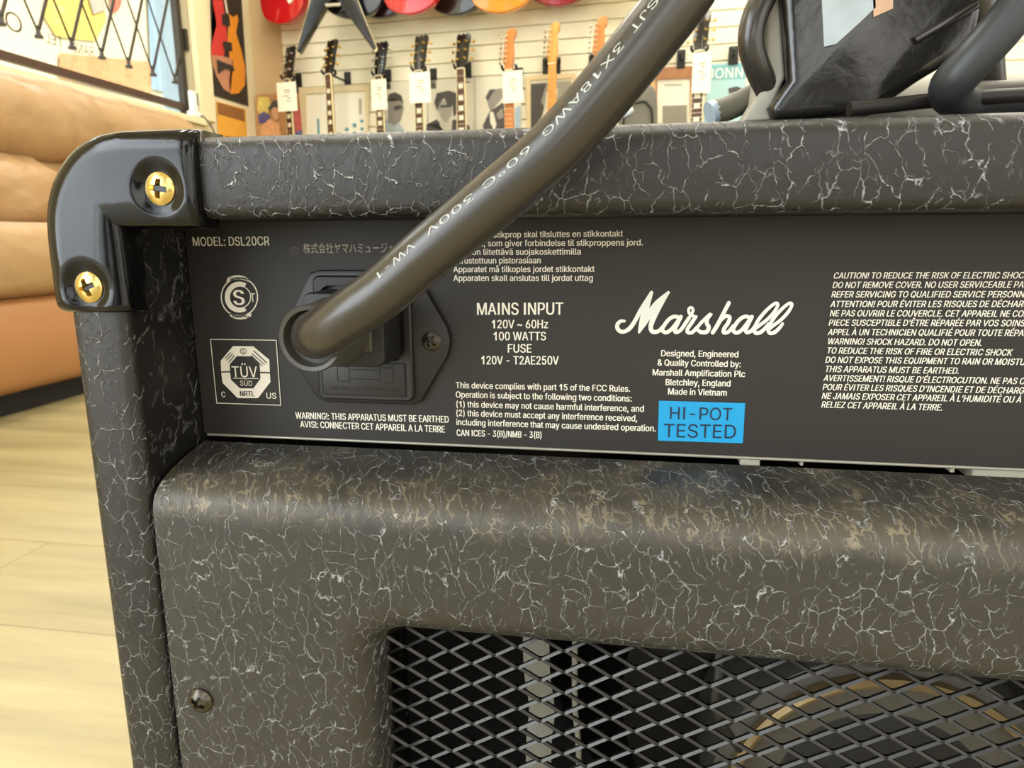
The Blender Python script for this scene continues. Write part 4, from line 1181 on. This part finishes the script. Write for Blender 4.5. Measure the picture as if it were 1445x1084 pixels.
block('earth_warning', [
 ('WARNING!: THIS APPARATUS MUST BE EARTHED', (417.4, 590.8), (633.2, 596.6)),
 ('AVIS!: CONNECTER CET APPAREIL A LA TERRE', (424.2, 603), (627.6, 610.5))], 9.2, 0.012)
block('maker_lettering', [
 ('Designed, Engineered', (933.1, 502.8), (1041.5, 504.4)), ('& Quality Controlled by:', (928, 515.9), (1044.9, 518.3)),
 ('Marshall Amplification Plc', (921, 529.8), (1051.1, 532.2)), ('Bletchley, England', (939.4, 543.6), (1030.4, 545.5)),
 ('Made in Vietnam', (942.8, 556.7), (1025.2, 558.7))], 8.8, 0.014)
z8 = 3.6125
def C8(x, y): return (1045 + x / z8, 360 + y / z8)
cau = [('CAUTION! TO REDUCE THE RISK OF ELECTRIC SHOCK', 'CAUTION! TO REDUCE THE RISK OF ELECTRIC SHOC', 473, 120, 1440, 119),
 ('DO NOT REMOVE COVER. NO USER SERVICEABLE PARTS', 'DO NOT REMOVE COVER. NO USER SERVICEABLE PA', 469, 168, 1440, 166),
 ('REFER SERVICING TO QUALIFIED SERVICE PERSONNEL', 'REFER SERVICING TO QUALIFIED SERVICE PERSONN', 463, 216, 1441, 216),
 ('ATTENTION! POUR ÉVITER LES RISQUES DE DÉCHARGE', 'ATTENTION! POUR ÉVITER LES RISQUES DE DÉCHAR', 457, 265, 1437, 265),
 ('NE PAS OUVRIR LE COUVERCLE. CET APPAREIL NE COMPORTE', 'NE PAS OUVRIR LE COUVERCLE. CET APPAREIL NE CO', 455, 312, 1437, 315),
 ("PIECE SUSCEPTIBLE D'ÊTRE RÉPARÉE PAR VOS SOINS", None, 449, 360, 1445, 363),
 ('APPEL À UN TECHNICIEN QUALIFIÉ POUR TOUTE RÉPARATION', 'APPEL À UN TECHNICIEN QUALIFIÉ POUR TOUTE RÉPA', 444, 408, 1440, 413),
 ('WARNING! SHOCK HAZARD. DO NOT OPEN.', None, 441, 455, 1226, 463),
 ('TO REDUCE THE RISK OF FIRE OR ELECTRIC SHOCK', None, 438, 502, 1380, 513),
 ('DO NOT EXPOSE THIS EQUIPMENT TO RAIN OR MOISTURE', 'DO NOT EXPOSE THIS EQUIPMENT TO RAIN OR MOISTU', 432, 549, 1445, 561),
 ('THIS APPARATUS MUST BE EARTHED.', None, 429, 596, 1110, 606),
 ("AVERTISSEMENT! RISQUE D'ÉLECTROCUTION. NE PAS OUVRIR", "AVERTISSEMENT! RISQUE D'ÉLECTROCUTION. NE PAS O", 422, 642, 1445, 659),
 ("POUR ÉVITER LES RISQUES D'INCENDIE ET DE DÉCHARGE", "POUR ÉVITER LES RISQUES D'INCENDIE ET DE DÉCHARG", 418, 688, 1440, 707),
 ("NE JAMAIS EXPOSER CET APPAREIL À L'HUMIDITÉ OU À", None, 414, 733, 1428, 753),
 ('RELIEZ CET APPAREIL À LA TERRE.', None, 412, 777, 1026, 793)]
block('caution_notice', [(s, C8(x, y), C8(X_, Y_), vis) for s, vis, x, y, X_, Y_ in cau], 8.8, 0.011, 0.16)
# script logo drawn with brush strokes
zl = 1445 / 270.0
def LP(pts): return [(860 + x / zl, 370 + y / zl) for x, y in pts]
mb = MB()
def st(pts, wd):
    wd = [wd] * len(pts) if not isinstance(wd, (list, tuple)) else wd
    stroke_px(mb, LP(pts), [x / zl for x in wd])
st([(112, 445), (85, 446), (62, 468), (60, 497), (80, 521), (113, 524), (155, 498), (195, 440), (235, 365), (275, 300), (318, 230)], [22, 26, 30, 32, 32, 30, 32, 32, 32, 30, 26])
st([(316, 232), (292, 300), (262, 400), (240, 470), (224, 530)], [28, 40, 52, 36, 18])
st([(226, 526), (260, 465), (300, 395), (360, 310), (445, 230)], [18, 40, 52, 42, 24])
st([(440, 235), (395, 300), (350, 380), (320, 455), (312, 500), (330, 526), (372, 520), (410, 480)], [24, 40, 46, 38, 34, 34, 30, 26])
st([(535, 425), (495, 410), (452, 430), (415, 475), (400, 512), (425, 532), (465, 510), (505, 462), (540, 412)], 29)
st([(540, 414), (512, 470), (493, 515), (507, 530), (540, 510), (575, 460), (602, 420)], 28)
st([(585, 450), (612, 405), (632, 365), (620, 343), (600, 352), (602, 385), (630, 405), (655, 412)], 22)
st([(650, 414), (620, 460), (590, 505), (592, 530), (625, 530), (665, 490)], 28)
st([(655, 505), (700, 450), (765, 392), (742, 425), (735, 460), (750, 492), (735, 525), (695, 530), (665, 512)], [22, 26, 28, 28, 30, 32, 32, 30, 26])
st([(902, 308), (875, 360), (845, 420), (810, 485), (780, 532)], [30, 30, 32, 32, 30])
st([(800, 500), (835, 445), (880, 408), (908, 418), (895, 460), (865, 505), (865, 532), (900, 525), (935, 480)], [22, 26, 28, 30, 30, 30, 30, 28, 24])
st([(1070, 425), (1030, 410), (987, 430), (950, 475), (935, 515), (960, 534), (1000, 512), (1040, 462), (1076, 412)], 29)
st([(1076, 414), (1048, 470), (1029, 515), (1042, 532), (1075, 515), (1110, 470)], 28)
for dx in (0, 106):
    st([(1090 + dx, 500), (1130 + dx, 430), (1190 + dx, 360), (1250 + dx, 312), (1272 + dx, 322), (1245 + dx, 375), (1190 + dx, 435), (1130 + dx, 480), (1095 + dx, 510), (1105 + dx, 535), (1140 + dx, 530), (1175 + dx, 500), (1202 + dx, 465)], [26, 28, 26, 24, 24, 26, 26, 26, 28, 30, 30, 28, 22])
print_part('script_logo', mb, mat('white_logo_ink', 'e8ebe2', 0.55, 0, 0.03, 300), 'white handwritten style maker logo')
# round approval mark
def M7(x, y): return (290 + x / 5.417, 380 + y / 5.417)
mb = MB(); c = M7(259, 213); k7 = 5.417
ring_px(mb, c, 134 / k7, 143 / k7, yr=1.06)
ring_px(mb, (c[0] + 1.6, c[1]), 74 / k7, 81 / k7, a0=-1.25, a1=1.25, yr=1.05)
v = []; f = []
for k in range(33):
    a = math.radians(62 + (298 - 62) * k / 32)
    v += [ony(*M7(259 + 112 * math.cos(a), 213 - 118 * math.sin(a)), -.00012), ony(*M7(263 + 76 * math.cos(a), 213 - 80 * math.sin(a)), -.00012)]
    if k: f.append((2 * k - 2, 2 * k - 1, 2 * k + 1, 2 * k))
mb.add(v, f)
put_text(mb, 'S', M7(220, 272), M7(298, 272), 112 / k7, 0.02)
put_text(mb, 'T', M7(343, 250), M7(382, 250), 66 / k7, -0.008)
poly_px(mb, [M7(158, 98), M7(172, 62), M7(215, 48), M7(262, 46), M7(300, 54), M7(322, 70), M7(332, 98), M7(300, 84), M7(255, 76), M7(205, 82)])
poly_px(mb, [M7(183, 336), M7(215, 346), M7(262, 352), M7(310, 350), M7(352, 338), M7(345, 362), M7(305, 380), M7(262, 384), M7(215, 376), M7(188, 358)])
print_part('round_approval_mark', mb, INK)
mb = MB(); put_text(mb, 'REPUBLICA', M7(182, 80), M7(316, 80), 20 / k7, 0.006, off=-.0002)
put_text(mb, 'ARGENTINA', M7(200, 374), M7(340, 374), 20 / k7, 0.006, off=-.0002)
print_part('approval_mark_lettering', mb, PANEL)
# octagonal test mark in a box
mb = MB()
bx_ = [M7(38, 536), M7(540, 543), M7(575, 1040), M7(86, 1023)]
for i in range(4):
    stroke_px(mb, [bx_[i], bx_[(i + 1) % 4]], [0.95, 0.95], n=2)
oc = [(210, 588), (365, 590), (487, 692), (492, 790), (496, 862), (402, 985), (246, 985), (130, 868), (120, 790), (116, 700)]
ic = [(240, 664), (352, 666), (414, 725), (418, 785), (420, 838), (365, 912), (262, 910), (194, 843), (188, 783), (185, 728)]
for i in range(10):
    j = (i + 1) % 10
    poly_px(mb, [M7(*oc[i]), M7(*oc[j]), M7(*ic[j]), M7(*ic[i])])
put_text(mb, 'TÜV', M7(206, 824), M7(398, 826), 82 / k7, 0.004)
poly_px(mb, [M7(212, 831), M7(404, 833), M7(404, 838), M7(212, 836)])
put_text(mb, 'SÜD', M7(266, 890), M7(358, 893), 40 / k7, 0.0)
put_text(mb, 'C', M7(124, 978), M7(152, 979), 42 / k7, 0.01)
put_text(mb, 'US', M7(468, 988), M7(542, 990), 44 / k7, 0.01)
print_part('octagon_test_mark', mb, INK)
mb = MB()
poly_px(mb, [M7(112, 781), M7(192, 779), M7(192, 789), M7(112, 791)], off=-.0002)
poly_px(mb, [M7(414, 784), M7(498, 786), M7(498, 797), M7(414, 795)], off=-.0002)
put_text(mb, 'NRTL', M7(266, 970), M7(374, 972), 40 / k7, 0.02, off=-.0002)
ring_px(mb, M7(289, 627), 20 / k7, 25 / k7, off=-.0002); put_text(mb, 'S', M7(279, 642), M7(300, 642), 30 / k7, 0.01, off=-.0002)
for (x0, y0, x1, y1) in ((150, 680, 190, 640), (162, 696, 204, 650), (178, 712, 218, 664), (368, 625, 465, 715), (356, 645, 450, 728), (350, 660, 436, 740)):
    stroke_px(mb, [M7(x0, y0), M7(x1, y1)], [1.1, 1.1], n=2, off=-.0002)
print_part('test_mark_lettering', mb, PANEL)
# blue test sticker
stk = MB(); v = [ony(*p, -.0003) for p in ((930, 565.7), (1051.5, 569.2), (1048.3, 625.6), (928.2, 621.8))]
stk.add(v + [p + Vector((0, .0003, 0)) for p in v], [(0, 1, 2, 3), (0, 4, 5, 1), (1, 5, 6, 2), (2, 6, 7, 3), (3, 7, 4, 0)])
so = apart('test_sticker', stk, mat('bright_blue_sticker', '0a9bd6', 0.5, 0, 0.02, 50)); so['label'] = 'bright blue rectangular test sticker'
mb = MB(); put_text(mb, 'HI-POT', (945.3, 591.5), (1032.8, 593.6), 17.5, -0.004, off=-.0005); put_text(mb, 'TESTED', (936.3, 617), (1038, 618.9), 19, -0.004, off=-.0005)
apart('sticker_lettering', mb, mat('navy_sticker_ink', '16243f', 0.6), so, None, False)

# ------------------------------------------------------------------ power inlet
def i6(x, y, yy=0): return ony(250 + x / 3.3875, 300 + y / 3.3875, yy)
IN = thing  # (no alias use)
cxi = .0572; sxr = ony(609.5, 480.7, -.002)
zi = .3672
mb = MB()
hexo = []
for q in [(.0262, .0), (.0252, .0042), (.0165, .0195), (.0135, .0205), (-.0135, .0205), (-.0165, .0195), (-.0252, .0042), (-.0262, .0), (-.0252, -.0042), (-.0165, -.0185), (-.0135, -.0195), (.0135, -.0195), (.0165, -.0185), (.0252, -.0042)]:
    hexo.append((cxi + q[0], zi + q[1]))
mb.prism(hexo, -.0022, .0, .0008, 0, None, 2)
inl = apart('power_inlet', mb, BLACKP, None, 40)
# raised frame round the socket with its cavity
bx0, bx1, bz0, bz1 = cxi - .0147, cxi + .0150, zi - .0180, zi + .0190
mb = MB()
out_ = rrect(bx0, bx1, bz0, bz1, .0020, 5); 
sc0, sc1, sz0, sz1 = cxi - .0128, cxi + .0130, zi - .0058, zi + .0162
inn_ = rrect(sc0, sc1, sz0, sz1, .0035, 5)
rg = [[(p[0], -.002, p[1]) for p in out_], [(p[0], -.0038, p[1]) for p in out_],
      [(p[0], -.0043, p[1]) for p in rrect(bx0 + .0005, bx1 - .0005, bz0 + .0005, bz1 - .0005, .0016, 5)],
      [(p[0], -.0043, p[1]) for p in inn_], [(p[0], -.0010, p[1]) for p in inn_]]
V = []; Fc = []; n_ = len(out_)
for r_ in rg: V += r_
for i in range(4):
    for k in range(n_): Fc.append((i * n_ + k, i * n_ + (k + 1) % n_, (i + 1) * n_ + (k + 1) % n_, (i + 1) * n_ + k))
Fc.append(tuple(4 * n_ + k for k in range(n_)))
mb.add(V, Fc)
apart('socket_frame', mb, BLACKP, inl, 30)
mb = MB(); mb.box((sc0, -.0012, sz0), (sc1, -.0010, sz1)); apart('socket_cavity', mb, BLACKD, inl)
# fuse drawer with engraved outline, fuse symbol and wording
f0, f1, fz0, fz1 = cxi - .0132, cxi + .0128, zi - .0165, zi - .0064
mb = MB(); mb.box((f0, -.0046, fz0), (f1, -.0040, fz1), .0003)
apart('fuse_drawer', mb, BLACKP, inl, 30)
GRV = mat('engraved_line', '100f0e', 0.7)
mb = MB()
def gl(a, b, w_=.00022, yy=-.00466):
    a = Vector((a[0], yy, a[1])); b = Vector((b[0], yy, b[1])); d = (b - a).normalized(); n2 = Vector((-d.z, 0, d.x)) * w_ / 2
    mb.add([a - n2, b - n2, b + n2, a + n2], [(0, 1, 2, 3)])
def gr(x0, x1, z0, z1, w_=.00022):
    gl((x0, z0), (x1, z0), w_); gl((x1, z0), (x1, z1), w_); gl((x1, z1), (x0, z1), w_); gl((x0, z1), (x0, z0), w_)
gr(f0 + .0001, f1 - .0001, fz0 + .0001, fz1 - .0001, .0003)
gr(cxi - .0082, cxi - .0045, zi - .0122, zi - .0078); gr(cxi + .0052, cxi + .0092, zi - .0124, zi - .0078)
gl((cxi - .0045, zi - .0086), (cxi + .0052, zi - .0086)); gl((cxi - .0045, zi - .0114), (cxi + .0052, zi - .0114))
gl((cxi + .003, zi - .0040), (cxi + .003, zi - .0062), .0004); 
v_, f_ = text_geo('USE ONLY WITH 250V FUSE', 0.004)
xs = [q[0] for q in v_]; k_ = .0222 / (max(xs) - min(xs))
mb.add([Vector((cxi - .0113 + q[0] * k_, -.00466, zi - .0148 + q[1] * .00185)) for q in v_], f_)
apart('engraved_marking', mb, GRV, inl, None, False)
for x in (sxr.x, 2 * cxi - sxr.x):
    screw('inlet_screw', al((x, -.0026, zi)), .0029, .0007, mat('black_screw_metal', '4a4740', 0.32, 0.8, 0.1, 200), inl, .6)

# ------------------------------------------------------------------ corner protector
# spine strip: t from the right end of the top leg, round the corner, to the bottom of the side leg
yb0 = YBK
def prot_outer(t):                              # outline points from the photo's corner
    pts = [(.0262, .4240), (.0180, .4240), (.0100, .4240), (.0035, .4238), (-.0030, .4225), (-.0095, .4190), (-.0150, .4130), (-.0183, .4060), (-.0196, .3980), (-.0198, .3900), (-.0198, .3835), (-.0198, .3775)]
    P = prot_outer.c
    if P is None:
        P = catmull([Vector((p[0], 0, p[1])) for p in pts], 12)
        L_ = [0]
        for i in range(1, len(P)): L_.append(L_[-1] + (P[i] - P[i - 1]).length)
        prot_outer.c = P = (P, L_)
    P, L_ = P; d = t * L_[-1]
    for i in range(1, len(P)):
        if L_[i] >= d - 1e-12:
            k = (d - L_[i - 1]) / (L_[i] - L_[i - 1]); return P[i - 1].lerp(P[i], k)
    return P[-1].copy()
prot_outer.c = None
inner_pts = [(.0262, .4010), (.0180, .4010), (.0100, .4010), (.0045, .4010), (.0012, .4002), (.0012, .4002), (.0010, .3998), (.0008, .3990), (.0008, .3950), (.0008, .3890), (.0008, .3830), (.0008, .3775)]
def prot_inner(t):
    # straight along each leg, tight at the inner corner
    tc = 0.475
    if t < tc: 
        k = t / tc; x = .0262 + (.0030 - .0262) * min(1, k * 1.06); return Vector((max(.0030, x), 0, .3995))
    k = (t - tc) / (1 - tc); return Vector((.0030, 0, .3995 + (.3775 - .3995) * k))
NT, NS = 150, 46
s1 = ony(222, 266, -.033); s2 = ony(121, 406, -.033)
V = []; Fc = []
def hgt(p, t, s, ow):
    d_in = (1 - s) * ow; d_out = s * ow
    Lt = .078
    d_end = min(t, 1 - t) * Lt
    h = .0034
    def roll(d, r): 
        return 0 if d >= r else 1 - math.sqrt(max(0, 1 - (1 - d / r) ** 2))
    h -= .0034 * roll(d_in, .0085) + .0034 * roll(d_out, .0066) + .0030 * roll(d_end, .0034)
    for sc in (s1, s2):
        r = math.hypot(p.x - sc.x, p.z - sc.z)
        if r < .0082:
            q = min(1, max(0, (r - .0036) / .0046)); h -= .0013 * (1 - q * q * (3 - 2 * q))
    return h
ends = []
rows = []
for i in range(NT + 1):
    t = i / NT; a = prot_outer(t); b = prot_inner(t); ow = (b - a).length
    row = []
    # skirt back along the amp outside
    nrm = (a - b).normalized()
    row.append(Vector((a.x, YBK + .012, a.z))); 
    for j in range(NS + 1):
        s = j / NS; p = a.lerp(b, s)
        row.append(Vector((p.x, YBK - .0002 - hgt(p, t, s, ow), p.z)))
    row.append(Vector((b.x, YBK + .006, b.z)))
    rows.append(row)
W_ = NS + 3
for r_ in rows: V += r_
for i in range(NT):
    for j in range(W_ - 1): Fc.append((i * W_ + j, (i + 1) * W_ + j, (i + 1) * W_ + j + 1, i * W_ + j + 1))
Fc.append(tuple(range(W_))); Fc.append(tuple(NT * W_ + j for j in range(W_)))
mb = MB(); mb.add(V, Fc)
cp = apart('corner_protector', mb, GLOSSB, None, 70)
cp['label'] = 'glossy black plastic corner with two brass screws'
for sc, rt in ((s1, .15), (s2, -.35)):
    screw('brass_screw', al((sc.x, YBK - .0026, sc.z)), .0041, .0010, BRASS, cp, rt)

# ------------------------------------------------------------------ power cord
cord = thing('power_cable', 'thick black power cable plugged into the amplifier rear, crossing the picture upward', 'power cable', (cxi, -.004, zi))
CB = Vector((cxi, -.004, zi))
def cpart(name, mb, m, parent=None, sm=None):
    mb.v = [p - CB for p in mb.v]; o = mb.build(name, m, parent or cord)
    if sm: autosmooth(o, sm)
    return o
pzc = .3733
mb = MB(); mb.prism(rrect(cxi - .0115, cxi + .0122, zi - .0052, zi + .0152, .003, 5), -.019, -.0035, .0012, 0, None, 2)
plug = cpart('plug', mb, mat('black_plug_rubber', '1b1a18', 0.5, 0, 0.08, 80, 0.05, 900), None, 35)
mb = MB(); mb.box((cxi + .0005, -.0200, zi - .0008), (cxi + .0088, -.0185, zi + .0060), .0008)
cpart('grip_pad', mb, mat('grey_plug_rubber', '4a463e', 0.5), plug)
ax = Matrix.Translation((.0562, -.017, pzc - .001)) @ Matrix.Rotation(PI / 2, 4, 'X')
mb = MB(); mb.lathe([(.0086, 0), (.0094, .003), (.0089, .010), (.0084, .0165), (.0086, .0185), (.0082, .0195), (.0072, .0193), (.0066, .0165)], 40, ax)
cpart('strain_relief', mb, mat('worn_grey_rubber', '4a4943', 0.35, 0, 0.25, 120, 0.1, 500), None, 40)
DIA = .0122
def cz(px, py, y): return ony(px, py, y)
path_px = [(447, 472, -.030), (448, 472, -.0365), (462, 466, -.0415), (495, 443, -.0440), (540, 412, -.0450), (606, 356, -.0460), (687, 290, -.0465), (777, 214, -.0470), (850, 134, -.0470), (912, 58, -.0465), (965, -12, -.0460), (1030, -110, -.045)]
cpts = [cz(*p) for p in path_px]
e_ = cpts[-1]
cpts += [e_ + Vector((.022, .010, .018)), e_ + Vector((.055, .045, .015)), e_ + Vector((.085, .085, -.035)), Vector((e_.x + .10, .11, ZTOP + .012)), Vector((e_.x + .15, .14, ZTOP + .0072)), Vector((e_.x + .17, .17, ZTOP + .0072))]
cpath = catmull(cpts, 14)
mb = MB(); v, f = tube_data(cpath, DIA / 2, 40); mb.add(v, f)
cab = cpart('cable', mb, CABLE, None, 60)
# lettering moulded on the jacket
def projpx(P):
    q = A.T @ (np.array(P) - CAM); return (CX + F * q[0] / q[2], CY + F * q[1] / q[2])
cl = [0.0]
for i in range(1, len(cpath)): cl.append(cl[-1] + (cpath[i] - cpath[i - 1]).length)
def at_s(s):
    s = max(0, min(cl[-1] - 1e-6, s))
    for i in range(1, len(cl)):
        if cl[i] >= s:
            k = (s - cl[i - 1]) / (cl[i] - cl[i - 1]); p = cpath[i - 1].lerp(cpath[i], k)
            t0 = (cpath[min(i, len(cpath) - 1)] - cpath[max(i - 2, 0)]).normalized(); t1 = (cpath[min(i + 1, len(cpath) - 1)] - cpath[i - 1]).normalized()
            return p, t0.lerp(t1, k).normalized()
def s_near(px, py):
    best = min(range(len(cpath)), key=lambda i: (projpx(cpath[i])[0] - px) ** 2 + (projpx(cpath[i])[1] - py) ** 2)
    return cl[best]
mb = MB()
for s, a, b in (('SJT', (936, 22), (902, 66)), ('3X18AWG', (884, 80), (772, 197)), ('60°C', (749, 208), (690, 262)), ('300V', (676, 275), (612, 330)), ('VW-1', (594, 343), (540, 382))):
    sa = s_near(*a); sb = s_near(*b)
    v_, f_ = text_geo(s, 0.012); x0_, x1_ = text_w(s, 0.012)
    vv = []
    for q in v_:
        ss = sa + (sb - sa) * (q[0] - x0_) / (x1_ - x0_)
        p, t = at_s(ss)
        n0_ = (Vector(CAM) - p); n0_ = (n0_ - t * t.dot(n0_)).normalized()
        up_ = n0_.cross(-t)
        an = math.radians(-30) + (q[1] - .35) * .0030 / (DIA / 2)
        vv.append(p + (n0_ * math.cos(an) + up_ * math.sin(an)) * (DIA / 2 + .00012))
    mb.add(vv, f_)
mb.v = [p - CB for p in mb.v]
mb.build('cable_lettering', CINK, cab, fix=False)

# ------------------------------------------------------------------ things lying on top of the amplifier
ADP = mat('scuffed_black_plastic', '1d1b18', 0.22, 0, 0.3, 60, 0.12, 120, coat=0.4)
adp = thing('power_adapter', 'blurry black plastic power adapter on top of the amplifier', 'power adapter', (.225, .045, ZTOP))
ap = Vector((.225, .045, ZTOP))
def outl(pts, y): return [(p.x, p.z) for p in (ony(q[0], q[1], y) for q in pts)]
def padd(name, pts, y0, y1, bev, m):
    mb = MB(); mb.prism(outl(pts, y0), y0, y1, bev, 0, None, 3); mb.v = [p - ap for p in mb.v]
    return autosmooth(mb.build(name, m, adp), 40)
padd('housing', [(1100, -160), (1104, 0), (1113, 112), (1085, 150), (1092, 170), (1236, 158), (1262, 138), (1300, 112), (1378, 66), (1392, 0), (1400, -160)], .006, .05, .0028, ADP)
padd('housing_ridge', [(1290, 52), (1382, -2), (1384, 10), (1294, 62)], .0045, .007, .0006, ADP)
padd('pale_reflection', [(1163, 66), (1160, 0), (1158, -60), (1232, -60), (1236, 10), (1215, 30), (1180, 62)], .0054, .0064, .0, mat('pale_reflection_paint', 'b9c6cc', 0.25, 0, 0.35, 90))  # pale and peach patches: reflections on the housing, painted as flat shapes
padd('peach_reflection', [(1233, 24), (1230, -40), (1262, -60), (1260, 12)], .0054, .0064, .0, mat('peach_reflection_paint', 'd8b08c', 0.25, 0, 0.25, 90))
padd('side_flange', [(1079, -160), (1080, 0), (1078, 100), (1074, 128), (1048, 172), (1098, 170), (1094, 140), (1109, 108), (1101, 0), (1096, -160)], .010, .034, .0012, mat('pale_grey_plastic', 'a5a297', 0.45))
ap = Vector((.225, .045, ZTOP))
def rel(px, py, y): return ony(px, py, y) - ap
tube('adapter_cord', [rel(1110, -60, .012), rel(1086, -20, .010), rel(1065, 25, .008), rel(1060, 62, .008), rel(1070, 98, .010), rel(1086, 130, .014)], .0034, CABLE, adp, 20, 8)
c2 = thing('instrument_cable', 'dark grey cable bent over the amplifier top at the right', 'cable', (.26, .03, ZTOP))
ap = Vector((.26, .03, ZTOP))
tube('jacket', [rel(1520, -90, -.012), rel(1448, -4, -.012), rel(1410, 44, -.012), rel(1366, 92, -.011), rel(1342, 122, -.008), rel(1352, 140, .002), rel(1395, 141, .012), rel(1460, 138, .02), rel(1540, 136, .024)], .0047, mat('slate_rubber_cable', '33363a', 0.42, 0, 0.1, 80), c2, 20, 8)
c3 = thing('patch_cord', 'grey cord lying on the amplifier top with a pale blue cut end', 'cord', (.17, .04, ZTOP))
ap = Vector((.17, .04, ZTOP))
tube('jacket', [rel(1006, 159, .035), rel(1030, 152, .036), rel(1060, 137, .038), rel(1085, 124, .045), rel(1120, 110, .06)], [.0036] * 49, mat('olive_grey_rubber', '6a675a', 0.5), c3, 16, 12)
tube('blue_tip', [rel(1001, 161, .0345), rel(1005, 159.5, .0348), rel(1009, 158, .0352)], .0037, mat('pale_blue_plastic', 'a9bccb', 0.3), c3, 12, 4)
c4 = thing('flat_lead', 'flat black lead lying along the amplifier top edge at the right', 'lead', (.25, .0, ZTOP))
ap = Vector((.25, .0, ZTOP))
tube('strip', [rel(1198, 154, -.004), rel(1260, 148, -.002), rel(1330, 141, .0), rel(1450, 134, .004), rel(1560, 130, .006)], .0018, mat('black_flat_lead', '201d1a', 0.5), c4, 12, 8)
c5 = thing('white_cord', 'thin white looped cord on the amplifier top beside the power cable', 'cord', (.13, .06, ZTOP))
ap = Vector((.13, .06, ZTOP))
tube('loop', [rel(868, 168, .06), rel(878, 162, .06), rel(888, 158, .06), rel(886, 154, .062), rel(876, 156, .065), rel(862, 164, .07)], .0014, MATS['white_plastic'], c5, 10, 8)
# pale pouch behind the adapter
pc_ = thing('grey_pouch', 'pale grey cloth pouch on the amplifier top behind the bent cable', 'pouch', (.31, .12, ZTOP))
a = ony(1215, 130, .05)
cushion('pouch_body', (a.x - .31, -.07, 0), (.14, -.024, ony(1350, 97, .05).z - ZTOP), .012, mat('pale_grey_cloth', 'b5b5ac', 0.8, 0, 0.06, 60, 0.2, 600), pc_, .001, 5, 12)
